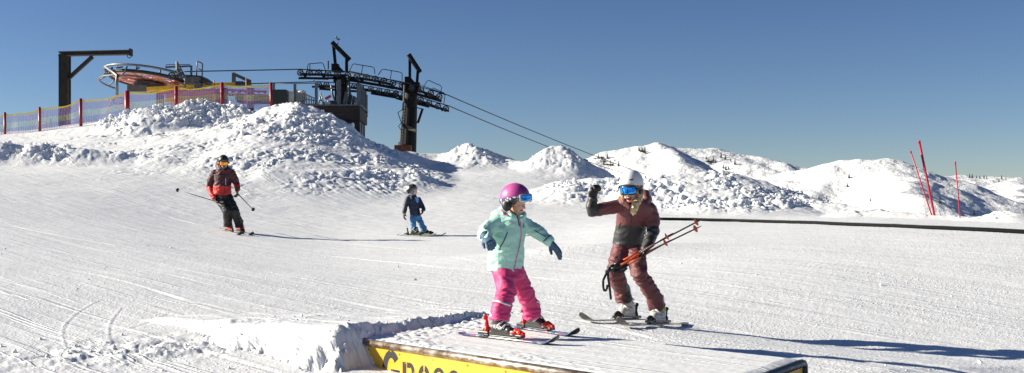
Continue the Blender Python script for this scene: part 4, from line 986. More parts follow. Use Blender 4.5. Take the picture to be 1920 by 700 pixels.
def patch(c, R, rad, az0, az1, el0, el1, nu, nv, thick, notch=0):
    """shell patch in head space for lens, frame, strap"""
    m_ = MB(); V = []
    for lay in (0, 1):
        for j in range(nv+1):
            for i in range(nu+1):
                az = math.radians(az0+(az1-az0)*i/nu); lo = el0+notch*math.exp(-(math.degrees(az)/12)**2); el = math.radians(lo+(el1-lo)*j/nv)
                e = abs(2*i/nu-1); sh = 1-.0*e; k = 1+(thick if lay else 0)
                el_m = math.radians((el0+el1)/2); el = el_m+(el-el_m)*(1-.30*e**5)
                V.append(c+R@Vector((rad[0]*k*math.cos(el)*math.cos(az), rad[1]*k*math.cos(el)*math.sin(az), rad[2]*k*math.sin(el))))
    n = (nu+1)*(nv+1); fs = []
    for j in range(nv):
        for i in range(nu):
            a = j*(nu+1)+i; fs.append((a, a+nu+1, a+nu+2, a+1)); fs.append((n+a, n+a+1, n+a+nu+2, n+a+nu+1))
    for i in range(nu): fs.append((i, i+1, n+i+1, n+i)); a = nv*(nu+1)+i; fs.append((a, n+a, n+a+1, a+1))
    for j in range(nv): a = j*(nu+1); fs.append((a, n+a, n+a+nu+1, a+nu+1)); a = a+nu; fs.append((a, a+nu+1, n+a+nu+1, n+a))
    m_.add(V, fs); return m_
def goggles(parent, c, R, rad, lens, frame, strap, el=(-24, 10), az=58, strap_el=(-8, 6), srad=None, depth=.10):
    g = patch(c, R, [q*(1+depth) for q in rad], -az, az, el[0], el[1], 24, 10, .06, notch=7).build('goggles', frame, parent, smooth=True)
    patch(c, R, [q*(1+depth+.05) for q in rad], -az+6, az-6, el[0]+4.5, el[1]-3.5, 22, 8, .035, notch=6).build('lens', lens, g, smooth=True)
    sr = srad or rad
    patch(c, R, [q*1.03 for q in sr], az-6, 360-az+6, strap_el[0], strap_el[1], 44, 3, .03).build('strap', strap, g, smooth=True)
    return g
def head_prims(m_, c, f, s):
    """s = head height; c = centre of the head"""
    f, l, u = basis(f); R = rotm(f, l, u); P = lambda a, b, d: c+R@Vector((a*s, b*s, d*s))
    m_.ell(P(-.04,0,.12), (.40*s,.33*s,.38*s), R, 20, 14); m_.ell(P(.06,0,-.16), (.28*s,.25*s,.34*s), R, 18, 12)
    m_.ell(P(.22,0,-.37), (.12*s,.14*s,.11*s), R)                     # chin
    m_.cone(P(.33,0,.02), .035*s, P(.42,0,-.12), .055*s, 10); m_.ell(P(.37,.05,-.13), (.05*s,.04*s,.035*s), R); m_.ell(P(.37,-.05,-.13), (.05*s,.04*s,.035*s), R)   # nose
    m_.ell(P(.24,.13,-.10), (.11*s,.10*s,.11*s), R); m_.ell(P(.24,-.13,-.10), (.11*s,.10*s,.11*s), R)   # cheeks
    m_.ell(P(.31,0,.09), (.07*s,.22*s,.04*s), R)                                        # brow
    for q in (1, -1): m_.ell(P(-.04,.34*q,-.02), (.07*s,.03*s,.11*s), R)               # ears
    m_.cone(P(-.08,0,-.25), .22*s, P(-.16,0,-.72), .24*s, 14)
    return R
def face_parts(parent, c, R, s, open_mouth, lipm, smile=0):
    P = lambda a, b, d: c+R@Vector((a*s, b*s, d*s))
    for q in (1, -1):
        e = MB(); e.ell(P(.305,.13*q,.0), (.045*s,.055*s,.035*s), R); e.build('eye', WHITE, parent, smooth=True)
        e = MB(); e.ell(P(.338,.135*q,.0), (.018*s,.026*s,.026*s), R); e.build('iris', DARKHAIR, parent, smooth=True)
    if open_mouth:
        e = MB(); e.ell(P(.325,0,-.265), (.045*s,.115*s,.075*s), R); e.build('mouth', MOUTH, parent, smooth=True)
        e = MB(); e.ell(P(.352,0,-.228), (.03*s,.085*s,.020*s), R); e.build('teeth', WHITE, parent, smooth=True)
        e = MB(); e.tube([P(.33,.12*math.cos(a),-.265+.08*math.sin(a)) for a in [k*math.pi/9 for k in range(18)]], .016*s, 6, closed=True); e.build('lips', lipm, parent, smooth=True)
    else:
        e = MB(); e.tube([P(.30,.11,-.235+smile), P(.345,.05,-.25), P(.355,0,-.255), P(.345,-.05,-.25), P(.30,-.11,-.235+smile)], .020*s, 6); e.build('lips', lipm, parent, smooth=True)
def hand(name, parent, c, d, n, k, curl, m, voxel=.005, side=1, cuff=None, thumb_out=.6):
    """five fingered glove. c wrist, d finger direction, n palm normal, side=+1 puts the thumb on d x n"""
    d = Vector(d).normalized(); n = Vector(n); n = (n-d*n.dot(d)).normalized(); s = d.cross(n).normalized()*side
    m_ = MB(); W = .043*k
    m_.oval_loft([(c-d*.01*k, s*.030*k, n*.024*k), (c+d*.02*k, s*.036*k, n*.022*k), (c+d*.06*k, s*.043*k, n*.022*k), (c+d*.09*k, s*.041*k, n*.018*k), (c+d*.097*k, s*.034*k, n*.012*k)], 16)
    for i, L in enumerate((.070, .080, .074, .056)):
        r = c+d*.088*k+s*(.031-.0205*i)*k; a = 0; p = r; rad = (.0135, .0128, .0118, .0100)
        dirn = (d+s*(.10-.06*i))
        for j, fr in enumerate((.45, .32, .23)):
            a += curl*(.75, 1.0, .8)[j]; q = p+(dirn.normalized()*math.cos(a)+n*math.sin(a))*L*fr*k*1.05
            m_.cone(p, rad[j]*k, q, rad[j+1]*k, 8); p = q
    t0 = c+d*.025*k+s*.030*k; t1 = t0+(s*thumb_out+d*.7+n*.45).normalized()*.038*k; t2 = t1+(d*.9+s*.1+n*(.3+curl*.5)).normalized()*.034*k
    m_.cone(t0, .018*k, t1, .0145*k, 10); m_.cone(t1, .0145*k, t2, .011*k, 10)
    if cuff: m_.cone(c-d*cuff[0], cuff[1], c+d*.01*k, .034*k, 16, flat=True)
    return blob(name, m_, voxel, m, parent, it=1)
def boot(parent, sole_c, f, size, mats, lean=Vector((0,0,0)), height=.25, buckle=None, voxel=.008):
    """ski boot; sole_c centre of the sole on the ground plane, size = sole length"""
    f, l, u = basis(f); R = rotm(f, l, u); k = size/.31; P = lambda a, b, c_: sole_c+R@Vector((a*k, b*k, c_*k))
    m_ = MB(); m_.box(P(0,0,.018), (.30*k,.072*k,.036*k), R)
    m_.cone(P(-.09,0,.065), .052*k, P(.085,0,.058), .046*k, 16); m_.ell(P(.10,0,.052), (.055*k,.050*k,.042*k), R)
    m_.cone(P(-.07,0,.10), .060*k, P(-.02,0,.13), .058*k, 16)
    top = P(.02,0,height/k if k else .25)+lean
    m_.cone(P(-.055,0,.09), .062*k, top, .068*k, 18, flat=True)
    o = blob('boot', m_, voxel, mats[0], parent, it=1)
    b = MB()
    for q, (x0, z0) in enumerate(((.075,.095),(.03,.125),(-.005,.17),(.01,.21))):
        if z0*k > height: continue
        for sd_ in (1, -1):
            cpt = P(x0-.02, .052*sd_, z0-.015); b.tube([P(x0, .0, z0+.028), P(x0-.003, .034*sd_, z0+.012), cpt+R@Vector((0,.008*sd_,0)), P(x0-.045, .060*sd_, z0-.025)], .0085*k, 6)
    b.build('buckle', mats[1], o, smooth=True)
    s_ = MB(); s_.box(P(0,0,.010), (.302*k,.074*k,.020*k), R); s_.build('sole', mats[2], o)
    return o, P, R
def ski(label, centre, f, up_, length, wid, mtop, mside, mbind, mbind2, tipup=.09, boot_off=-.02, group=None, bend=0, heel_up=True, tail_up=.012):
    f, l, u = basis(f, up_); R = rotm(f, l, u)
    root = empty('ski', centre, label, 'ski', group)
    n = 40; V = []; 
    def prof(t):       # t 0 tail .. 1 tip
        w = wid*(.80+.42*(abs(t-.45)/.5)**2.0); 
        if t > .93: w *= math.sqrt(max(0, 1-((t-.93)/.0705)**2))*.96+.04
        if t < .02: w *= .75
        z = .010; z += tipup*max(0, (t-.86)/.14)**1.9+tail_up*max(0, (.05-t)/.05)**1.5+bend*math.sin(math.pi*t)
        return w/2, z
    th = .011; secs = []
    for i in range(n+1):
        t = i/n; w, z = prof(t); x = (t-.46)*length; h = th*(1-.55*abs(2*t-1)**2)
        secs.append([centre+R@Vector((x, y, zz)) for (y, zz) in ((-w, z), (w, z), (w, z+h*.5), (w*.93, z+h), (-w*.93, z+h), (-w, z+h*.5))])
    body = MB(); vs_ = [p for s_ in secs for p in s_]; fs = []; ms = []
    for i in range(n):
        for k in range(6): k2 = (k+1)%6; fs.append((i*6+k, i*6+k2, (i+1)*6+k2, (i+1)*6+k)); ms.append((2, 0, 1, 1, 1, 0)[k])
    fs += [tuple(range(6))[::-1], tuple(n*6+k for k in range(6))]; ms += [0, 0]
    body.add(vs_, fs); body.m = ms; body.build('ski_body', [mside, mtop, BLACKPL], root, recalc=True)
    k = length/1.6 if length > 1.3 else .86
    P = lambda a, b, c_: centre+R@Vector((boot_off+a, b, .022+c_))
    hb = .15*k+.01
    m_ = MB(); m_.box(P(0,0,.006), (.42*k,.05,.012), R); m_.build('binding_plate', BLACKPL, root, bevel=.003)
    m_ = MB(); m_.box(P(hb+.045,0,.022), (.10*k,.055,.022), R); m_.build('toe_base', BLACKPL, root, bevel=.004)
    m_ = MB(); m_.cone(P(hb+.085,0,.040), .020, P(hb+.02,0,.052), .032, 14); m_.cone(P(hb+.02,.028,.05), .014, P(hb-.008,.036,.045), .010, 8); m_.cone(P(hb+.02,-.028,.05), .014, P(hb-.008,-.036,.045), .010, 8); m_.build('toe_piece', mbind, root, smooth=True)
    m_ = MB(); m_.box(P(hb-.012,0,.044), (.03,.066,.034), R); m_.build('toe_wing', mbind2, root, bevel=.006)
    m_ = MB(); m_.box(P(-hb-.055,0,.020), (.13*k,.05,.026), R); m_.cone(P(-hb-.05,0,.035), .022, P(-hb-.03,0,.062), .024, 10); m_.build('heel_base', BLACKPL, root, bevel=.004)
    m_ = MB(); m_.cone(P(-hb-.02,0,.035), .020, P(-hb-.045,0,.150), .016, 10); m_.ell(P(-hb-.045,0,.145), (.016,.026,.022), R); m_.ell(P(-hb-.022,0,.05), (.022,.032,.03), R); m_.build('heel_lever', mbind if heel_up else BLACKPL, root, smooth=True)
    for q in (1, -1): m_ = MB(); m_.tube([P(-hb+.03,.036*q,.012), P(-hb-.02,.046*q,.0), P(-hb-.07,.052*q,-.006)], .005, 6); m_.build('brake_arm', BLACKPL, root, smooth=True)
    return root, R
def pole(label, grip, tip, r, m_sh, m_grip, m_bask, group=None, strap=None, upper=None, bask=.07):
    grip, tip = Vector(grip), Vector(tip); d = (tip-grip).normalized(); L = (tip-grip).length
    root = empty('ski_pole', grip, label, 'ski pole', group)
    m_ = MB(); m_.tube([grip+d*.08, grip+d*(L-.05), tip], [r, r*.85, r*.35], 8)
    if upper: 
        m_.build('shaft', m_sh, root, smooth=True); m_ = MB(); m_.tube([grip+d*.09, grip+d*(L*upper)], r*1.15, 8); m_.build('shaft_upper', upper_m, root, smooth=True)
    else: m_.build('shaft', m_sh, root, smooth=True)
    m_ = MB(); m_.cone(grip-d*.02, r*2.2, grip+d*.03, r*1.7, 10); m_.cone(grip+d*.03, r*1.7, grip+d*.12, r*1.9, 10); m_.build('grip', m_grip, root, smooth=True)
    m_ = MB(); bc = grip+d*(L-bask); m_.tube([bc-d*.014, bc, bc+d*.008], [r*1.2, r*4.6, r*4.2], 12); m_.build('basket', m_bask, root)
    if strap:
        m_ = MB(); S = strap
        for i in range(len(S)-1): m_.bar(S[i], S[i+1], .022, .006, Vector((0,1,0)))
        m_.build('strap', BLACKPL, root)
    return root
def shell_zone(*a): pass
SKIN = mat('skin', (.72,.42,.30), .5, spec=.4, bump=(60,.1,.002)); SKIN.node_tree.nodes['Principled BSDF'].inputs['Subsurface Weight'].default_value = .1; SKIN.node_tree.nodes['Principled BSDF'].inputs['Subsurface Radius'].default_value = (.01,.004,.002)
LIPS = mat('lips', (.45,.12,.11), .45); MOUTH = mat('mouth_inside', (.10,.015,.015), .6); DARKHAIR = mat('dark_hair', (.015,.011,.009), .6); BLOND = mat('blond_hair', (.80,.58,.30), .5, bump=(40,.8,.01), var=(30,.6))
MINT = mat('mint_fabric', (.47,.79,.66), .65, bump=(26,.45,.012), var=(3,.93), sheen=.15); PINK = mat('pink_fabric', (.68,.04,.19), .6, bump=(24,.5,.012), var=(3,.9), sheen=.1)
NAVYG = mat('blue_glove_fabric', (.055,.115,.19), .65, bump=(50,.4,.004)); DEEPNAVY = mat('navy_fabric', (.013,.020,.048), .6, bump=(20,.4,.012))
MAROON = mat('maroon_fabric', (.150,.040,.044), .55, bump=(22,.5,.012), sheen=.08); GRAPH = mat('graphite_fabric', (.042,.042,.043), .5, bump=(24,.4,.01)); MAROON2 = mat('brown_red_fabric', (.145,.038,.042), .6, bump=(24,.5,.012), sheen=.08)
REDF = mat('bright_red_fabric', (.60,.022,.018), .6, bump=(18,.4,.015)); WINE = mat('wine_fabric', (.065,.012,.020), .6, bump=(18,.4,.015)); BLACKF = mat('black_fabric', (.014,.014,.014), .6, bump=(16,.5,.015))
BLUEF = mat('mid_blue_fabric', (.05,.19,.40), .6, bump=(18,.5,.015)); LBLUE = mat('light_blue_patch', (.14,.32,.72), .6); GREYF = mat('grey_balaclava', (.22,.24,.26), .8)
LEATHER = mat('black_glove', (.014,.014,.014), .5, bump=(50,.4,.005)); ZIPP = mat('pink_zip', (.65,.10,.32), .5); ZIPW = mat('pale_zip', (.6,.6,.6), .4); REFL = mat('reflective_tape', (.72,.74,.74), .35)
def grad_helm(name, ca, cb, rough=.4):
    m = mat(name, ca, rough, coat=.3); nt = m.node_tree; b = nt.nodes['Principled BSDF']; tc = nt.nodes.new('ShaderNodeTexCoord'); sp = nt.nodes.new('ShaderNodeSeparateXYZ')
    nt.links.new(tc.outputs['Generated'], sp.inputs[0]); cr = nt.nodes.new('ShaderNodeValToRGB'); cr.color_ramp.elements[0].color = (*ca, 1); cr.color_ramp.elements[1].color = (*cb, 1); cr.color_ramp.elements[0].position = .35; cr.color_ramp.elements[1].position = .8
    nt.links.new(sp.outputs[0], cr.inputs['Fac']); nt.links.new(cr.outputs['Color'], b.inputs['Base Color']); return m
HPINK = grad_helm('pink_to_plum_helmet', (.62,.10,.34), (.26,.03,.22)); HWHITE = mat('matt_white_helmet', (.78,.77,.76), .45, coat=.15); HBLACK = mat('matt_black_helmet', (.02,.02,.021), .45)
def lens_mat(name, a, b_):
    m = mat(name, a, .12, .85); nt = m.node_tree; b = nt.nodes['Principled BSDF']; tc = nt.nodes.new('ShaderNodeTexCoord'); nz = nt.nodes.new('ShaderNodeTexNoise'); nz.inputs['Scale'].default_value = 3.2
    nt.links.new(tc.outputs['Generated'], nz.inputs['Vector']); cr = nt.nodes.new('ShaderNodeValToRGB'); cr.color_ramp.elements[0].color = (*a, 1); cr.color_ramp.elements[1].color = (*b_, 1); cr.color_ramp.elements[0].position = .4; cr.color_ramp.elements[1].position = .6
    nt.links.new(nz.outputs['Fac'], cr.inputs['Fac']); nt.links.new(cr.outputs['Color'], b.inputs['Base Color']); return m
LENSB = lens_mat('blue_mirror_lens', (.02,.16,.75), (.04,.45,.95)); LENSO = lens_mat('orange_mirror_lens', (.95,.30,.03), (1.0,.60,.08))
def floral(name):
    m = mat(name, (.05,.06,.12), .7); nt = m.node_tree; b = nt.nodes['Principled BSDF']; tc = nt.nodes.new('ShaderNodeTexCoord'); vo = nt.nodes.new('ShaderNodeTexVoronoi'); vo.inputs['Scale'].default_value = 42
    nt.links.new(tc.outputs['Object'], vo.inputs['Vector']); cr = nt.nodes.new('ShaderNodeValToRGB'); cr.color_ramp.elements[0].color = (.75,.72,.75,1); cr.color_ramp.elements[1].color = (.05,.055,.12,1); cr.color_ramp.elements[0].position = .38; cr.color_ramp.elements[1].position = .46
    nt.links.new(vo.outputs['Distance'], cr.inputs['Fac']); nt.links.new(cr.outputs['Color'], b.inputs['Base Color']); return m
FLORAL = floral('floral_strap'); FRAMEW = mat('white_frame', (.65,.70,.66), .4)
def skitop(name, cols):
    m = mat(name, cols[0], .25, coat=.4); nt = m.node_tree; b = nt.nodes['Principled BSDF']; tc = nt.nodes.new('ShaderNodeTexCoord'); nz = nt.nodes.new('ShaderNodeTexNoise'); nz.inputs['Scale'].default_value = 7; nz.inputs['Detail'].default_value = 3
    nt.links.new(tc.outputs['Object'], nz.inputs['Vector']); cr = nt.nodes.new('ShaderNodeValToRGB'); cr.color_ramp.interpolation = 'CONSTANT'; e = cr.color_ramp.elements; e[0].position = 0; e[0].color = (*cols[0], 1); e[1].position = .46; e[1].color = (*cols[1], 1)
    for i, c in enumerate(cols[2:]): q = e.new(.53+.06*i); q.color = (*c, 1)
    nt.links.new(nz.outputs['Fac'], cr.inputs['Fac']); nt.links.new(cr.outputs['Color'], b.inputs['Base Color']); return m
SKITOPG = skitop('child_ski_top', [(.06,.10,.38),(.35,.58,.68),(.62,.10,.22),(.05,.08,.28)]); SKISIDE = mat('dark_ski_edge', (.06,.07,.075), .35); SKIW = skitop('brown_ski_top', [(.035,.03,.03),(.05,.045,.04),(.10,.09,.08)]); SKIWS = mat('yellow_sidewall', (.40,.29,.09), .4)
SKIM = skitop('white_red_ski_top', [(.7,.68,.66),(.72,.70,.68),(.6,.1,.06),(.7,.7,.7)]); SKIY = skitop('lime_ski_top', [(.45,.55,.06),(.50,.60,.10),(.08,.09,.05),(.5,.58,.1)])
REDB = mat('red_binding', (.68,.03,.02), .3); SILV = mat('silver_plastic', (.62,.62,.64), .35); BOOTK = mat('black_boot_shell', (.035,.035,.035), .35); BOOTW = mat('ivory_boot_shell', (.58,.55,.49), .4, bump=(18,.3,.01)); BOOTR = mat('red_boot_shell', (.70,.06,.02), .35)
ORSH = mat('orange_red_shaft', (.75,.13,.04), .35); MARSH = mat('dark_maroon_shaft', (.06,.015,.02), .35); BASK = mat('red_basket', (.60,.10,.06), .45); upper_m = ORSH
def word(text, size, c, xdir, ydir, m, parent, name='lettering', thick=.001):
    cu = bpy.data.curves.new('t', 'FONT'); cu.body = text; cu.size = size; cu.extrude = thick; cu.align_x = 'CENTER'; cu.align_y = 'CENTER'; cu.resolution_u = 3; cu.offset = size*.02
    t = bpy.data.objects.new('t', cu); C.objects.link(t); dg = bpy.context.evaluated_depsgraph_get(); me = bpy.data.meshes.new_from_object(t.evaluated_get(dg)); bpy.data.objects.remove(t)
    x = Vector(xdir).normalized(); z = x.cross(Vector(ydir)).normalized(); y = z.cross(x); M = Matrix((x, y, z)).transposed().to_4x4(); M.translation = Vector(c)-parent_world(parent)
    me.transform(M); me.materials.clear(); me.materials.append(m); o = bpy.data.objects.new(name, me); C.objects.link(o); o.parent = parent; return o
def gauss(p, c, r): return math.exp(-((p[0]-c[0])**2+(p[1]-c[1])**2+(p[2]-c[2])**2)/(r*r))
def on_box(px, py): 
    d = (-(BOXZ-.002))*F/(py-H); return at(px, py, d)

# ---- the girl on the box
nb, nt_ = on_box(862, 628), on_box(1066, 651.5); fb, ft = on_box(967, 615.5), on_box(1107, 637)
nf = (nt_-nb); nf.z = 0; ff = (ft-fb); ff.z = 0; nf.normalize(); ff.normalize()
nc = on_box(945, 638); fc = on_box(1008, 622.5)
ski('near child ski, pale blue and dark, under the girl\'s near boot on the box', nc, nf, Vector((0,0,1)), 1.06, .085, SKITOPG, SKISIDE, REDB, SILV, .075, group='child skis of the girl')
ski('far child ski with blue and crimson tip, under the girl\'s far boot', fc, ff, Vector((0,0,1)), 1.00, .085, SKITOPG, SKISIDE, REDB, SILV, .07, group='child skis of the girl')
GD = (nc.y+fc.y)/2
def g(px, py, dd=0): return at(px, py, GD+dd)
girl = empty('person', Vector(((nc.x+fc.x)/2, GD, BOXZ)), 'child in mint jacket, pink trousers and pink helmet balancing on the box', 'person')
gf = Vector((.86,-.46,-.20)); HC = g(967.5, 381, -.02)
m_ = MB(); RH = head_prims(m_, HC, gf, .205)
m_.ilimb([g(958,405), g(953,440), g(952,500)], [.07,.09,.10]); m_.ilimb([g(952,505,-.06), g(952,545,-.14), g(939,600,-.22)], [.07,.05,.04]); m_.ilimb([g(962,505,.07), g(984,548,.12), g(998,592,.22)], [.07,.05,.04])
m_.ilimb([g(955,412), g(930,417,-.05), g(908,437,-.14), g(914,448,-.26)], [.05,.045,.035,.03]); m_.ilimb([g(955,412), g(985,419,.05), g(1010,437,.0), g(1032,454,-.08)], [.05,.045,.035,.028])
body = blob('body', m_, .0055, SKIN, girl, it=2); face_parts(girl, HC, RH, .205, False, LIPS, .01)
m_ = MB(); P = lambda a, b, c_: HC+RH@Vector((a, b, c_))
m_.ell(P(.02,-.083,.03), (.028,.014,.045), RH); m_.ell(P(-.01,-.088,.0), (.02,.012,.035), RH); m_.build('hair', mat('brown_hair', (.10,.055,.03), .6), girl, smooth=True)
# jacket
m_ = MB(); m_.oval_loft([(g(947,508), Vector((.148,0,0)), Vector((0,.125,0))), (g(948,490), Vector((.152,0,0)), Vector((0,.13,0))), (g(950,462), Vector((.146,0,0)), Vector((0,.13,0))), (g(953,438), Vector((.142,0,0)), Vector((0,.128,0))), (g(956,418), Vector((.150,0,-.006)), Vector((0,.12,0))), (g(957,408), Vector((.128,0,-.004)), Vector((0,.10,0))), (g(958,402), Vector((.085,0,0)), Vector((0,.085,0)))], 28)
m_.limb([g(932,417,-.03), g(914,430,-.10), g(908,440,-.16), g(915,449,-.25)], [.068,.062,.060,.046]); m_.limb([g(982,420,.05), g(1003,432,.02), g(1015,440,-.02), g(1030,452,-.07)], [.064,.056,.052,.043])
m_.ell(g(938,403,.03), (.085,.10,.042), nu=20); m_.limb([g(930,400,.05), g(943,393,.06), g(952,394,.02)], [.03,.034,.03]); m_.limb([g(946,401,-.07), g(962,407,-.10), g(976,411,-.08), g(984,403,-.02), g(982,400,.04)], [.026,.024,.022,.018,.016])
def wj(p): 
    return .55+.9*gauss(p, g(910,437,-.14), .12)+.9*gauss(p, g(1012,438,0), .1)+.5*gauss(p, g(948,500,0), .15)
jk = blob('jacket', m_, .0075, MINT, girl, wrinkle=(.009, (10,10,18), wj), it=2)
strip_on('zip', jk, [(973,408),(976,418),(977,440),(974,462),(968,485),(963.5,506)], .0040, ZIPP, jk, 8); strip_on('zip', jk, [(969,404),(972,414),(974,424)], .0042, DEEPNAVY, jk, 4)
strip_on('pocket', jk, [(951.5,436),(946,450),(935,469)], .0045, DEEPNAVY, jk, 6); strip_on('pocket', jk, [(1002,432),(1012,438),(1024,444)], .0035, DEEPNAVY, jk, 6); strip_on('hood_lining', jk, [(940,394),(946,402),(954,405)], .008, ZIPP, jk, 6)
for zz in (0, 1, 2, 3): strip_on('emblem', jk, [(980,420+zz*2.4),(982.5,420.5+zz*2.4)], .0028, DEEPNAVY, jk, 3)
# trousers
m_ = MB(); m_.oval_loft([(g(951,498), Vector((.135,0,0)), Vector((0,.115,0))), (g(953,512), Vector((.142,0,0)), Vector((0,.12,0))), (g(955,524), Vector((.12,0,0)), Vector((0,.12,0)))], 26)
hemn = g(937,601,-.24); hemf = g(998,596,.22)
m_.cone(g(944,514,-.06), .088, g(951,546,-.15), .078, 18); m_.cone(g(951,546,-.15), .078, hemn+Vector((.012,.01,.10)), .080, 18); m_.tube([hemn+Vector((.014,.012,.12)), hemn], [.078,.086], 20)
m_.cone(g(966,514,.06), .086, g(985,549,.12), .075, 18); m_.cone(g(985,549,.12), .075, hemf+Vector((-.012,-.02,.10)), .076, 18); m_.tube([hemf+Vector((-.014,-.02,.12)), hemf], [.075,.080], 20)
def wt(p): return .6+.8*gauss(p, g(951,548,-.15), .12)+.8*gauss(p, g(986,550,.12), .12)+.9*gauss(p, hemn, .13)+.9*gauss(p, hemf, .13)
tr = blob('trousers', m_, .0075, PINK, girl, wrinkle=(.0085, (8,8,19), wt), it=2)
strip_on('reflective_stripe', tr, [(926.5,564),(934,565.5),(944,569),(956.5,573.5)], .0085, REFL, tr, 8); strip_on('reflective_stripe', tr, [(1006,566),(1010.5,567)], .0085, REFL, tr, 5)
# gloves, helmet
hand('glove', girl, g(912,446,-.25), (.30,-.80,-.30), (.30,.10,-.75), .98, .80, NAVYG, .005, side=-1, cuff=(.035,.050))
hand('glove', girl, g(1031,453,-.07), (.62,-.22,-.74), (-.60,-.45,-.45), 1.0, .16, NAVYG, .005, side=1, cuff=(.035,.048))
hc = g(965.5, 371, -.01)
hl, R_h = helmet(girl, hc, Vector((.86,-.46,.10)), (.128,.112,.122), [HPINK], brow=76, side=98, back=118)
goggles(girl, hc, R_h, (.128,.112,.122), LENSB, FRAMEW, FLORAL, el=(-22, 8), az=50, strap_el=(-16, 2), depth=.06)
for q in (1, -1):
    m_ = MB(); m_.ell(hc+R_h@Vector((-.030,.098*q,-.060)), (.048,.024,.050), R_h); m_.ell(hc+R_h@Vector((-.035,.118*q,-.062)), (.026,.008,.028), R_h); m_.build('ear_pad', HBLACK, hl, smooth=True)
m_ = MB(); m_.tube([hc+R_h@Vector((-.02,-.092,-.09)), HC+RH@Vector((.055,-.058,-.088)), HC+RH@Vector((.05,0,-.118)), HC+RH@Vector((.055,.058,-.088)), hc+R_h@Vector((-.02,.092,-.09))], .006, 6); m_.build('chin_strap', HBLACK, hl, smooth=True)
# boots
for (c_, f_, hem_, nm) in ((nc, nf, hemn, 1), (fc, ff, hemf, 0)):
    sc_ = c_+Vector((0,0,.040))+f_*-.02; ln = hem_-(sc_+Vector((0,0,.2))); 
    bo, PB, RB = boot(girl, sc_, f_, .245, (BOOTK, SILV, BLACKPL), lean=Vector((ln.x*.8, ln.y*.8, 0)), height=.20, voxel=.006)
    if nm:
        side_ = RB@Vector((0,-1,0)); word('HEAD', .040, PB(-.02,-.0665,.085), RB@Vector((1,0,-.12)), Vector((0,0,1)), SILV, bo)
        m_ = MB(); m_.ring(PB(-.045,-.075,.185)+Vector((ln.x*.4, ln.y*.4, 0)), side_, .018, .007, 16, 6); m_.build('cuff_ring', WHITE, bo, smooth=True)

# ---- the woman
w1a, w1b = ground_hit(1076, 612, 8, 20), ground_hit(1271, 587.5, 8, 20); w2a, w2b = ground_hit(1149, 622, 8, 20), ground_hit(1321, 594, 8, 20)
c1, c2 = w1b.lerp(w1a, .55), w2b.lerp(w2a, .57)
def slope_n(a, b): 
    f = (a-b).normalized(); s = f.cross(Vector((0,0,1))).normalized(); return s.cross(f).normalized()
f1, f2 = (w1a-w1b).normalized(), (w2a-w2b).normalized()
def lay(c, f, L):
    f = Vector((f.x, f.y, 0)).normalized(); t = np.linspace(-.46, .50, 40)*L
    z = terrain(c.x+f.x*t, c.y+f.y*t); A = np.polyfit(t, z, 1); r_ = np.sort(z-np.polyval(A, t))
    c = Vector((c.x, c.y, float(A[1]+r_[-6])+.004)); return c, Vector((f.x, f.y, float(A[0]))).normalized()
c1, f1 = lay(c1, f1, 1.72); c2, f2 = lay(c2, f2, 1.70); w1a, w1b, w2a, w2b = c1+f1, c1-f1, c2+f2, c2-f2
ski('long dark ski with yellow sidewall under the woman\'s far boot', c1, f1, slope_n(w1a, w1b), 1.88, .085, SKIW, SKIWS, BLACKPL, SILV, .08, group='skis of the woman', heel_up=False)
ski('long dark ski with yellow sidewall under the woman\'s near boot, nearest her shadow', c2, f2, slope_n(w2a, w2b), 1.84, .085, SKIW, SKIWS, BLACKPL, SILV, .08, group='skis of the woman', heel_up=False)
WD = (c1.y+c2.y)/2
def w(px, py, dd=0): return at(px, py, WD+dd)
woman = empty('person', Vector(((c1.x+c2.x)/2, WD, min(c1.z, c2.z))), 'woman in maroon and grey ski clothes and white helmet, one fist raised', 'person')
WFc = Vector((-.40,-.86,-.30)); WH = w(1182.5, 356, -.30)
d1, d2 = c1.y-WD, c2.y-WD
m_ = MB(); RW_ = head_prims(m_, WH, WFc, .235)
m_.ilimb([w(1189,385,-.2), w(1190,415,-.1), w(1178,462,.05)], [.08,.11,.12]); m_.ilimb([w(1168,468,.03), w(1153,508,-.1), w(1168,566,d1+.02)], [.08,.06,.045]); m_.ilimb([w(1190,470,0), w(1199,512,-.25), w(1231,576,d2+.03)], [.08,.06,.045])
m_.ilimb([w(1190,388,-.18), w(1160,386,-.2), w(1110,397,-.3), w(1111,372,-.34)], [.06,.05,.04,.03]); m_.ilimb([w(1190,388,-.18), w(1221,393,-.1), w(1226,432,-.12), w(1209,468,-.28)], [.06,.05,.04,.03])
blob('body', m_, .007, SKIN, woman, it=2); face_parts(woman, WH, RW_, .235, True, LIPS)
def LO(px, py, dd, a, b, tilt=0): return (w(px, py, dd), Vector((a, 0, -tilt)), Vector((0, b, 0)))
m_ = MB(); m_.oval_loft([LO(1178,461,.04,.158,.125), LO(1179,446,.02,.155,.13), LO(1182,430,-.02,.150,.125), LO(1186,414,-.07,.160,.125,.01), LO(1190,400,-.12,.180,.125,.012), LO(1190,388,-.16,.178,.115,.012), LO(1190,378,-.19,.125,.10,.01), LO(1190,372,-.2,.08,.085)], 30)
m_.limb([w(1163,387,-.18), w(1135,391,-.25), w(1112,396,-.30), w(1110,386,-.32), w(1111,374,-.34)], [.070,.062,.063,.057,.048]); m_.limb([w(1217,393,-.11), w(1224,412,-.1), w(1225,432,-.13), w(1217,452,-.2), w(1210,467,-.27)], [.078,.072,.062,.055,.045])
m_.ell(w(1206,374,-.02), (.09,.09,.06), nu=20); m_.limb([w(1196,366,-.06), w(1209,363,-.08), w(1213,376,-.16), w(1206,384,-.24)], [.045,.045,.036,.026]); m_.limb([w(1165,373,-.2), w(1170,380,-.27), w(1180,387,-.30), w(1196,388,-.30)], [.03,.03,.026,.026])
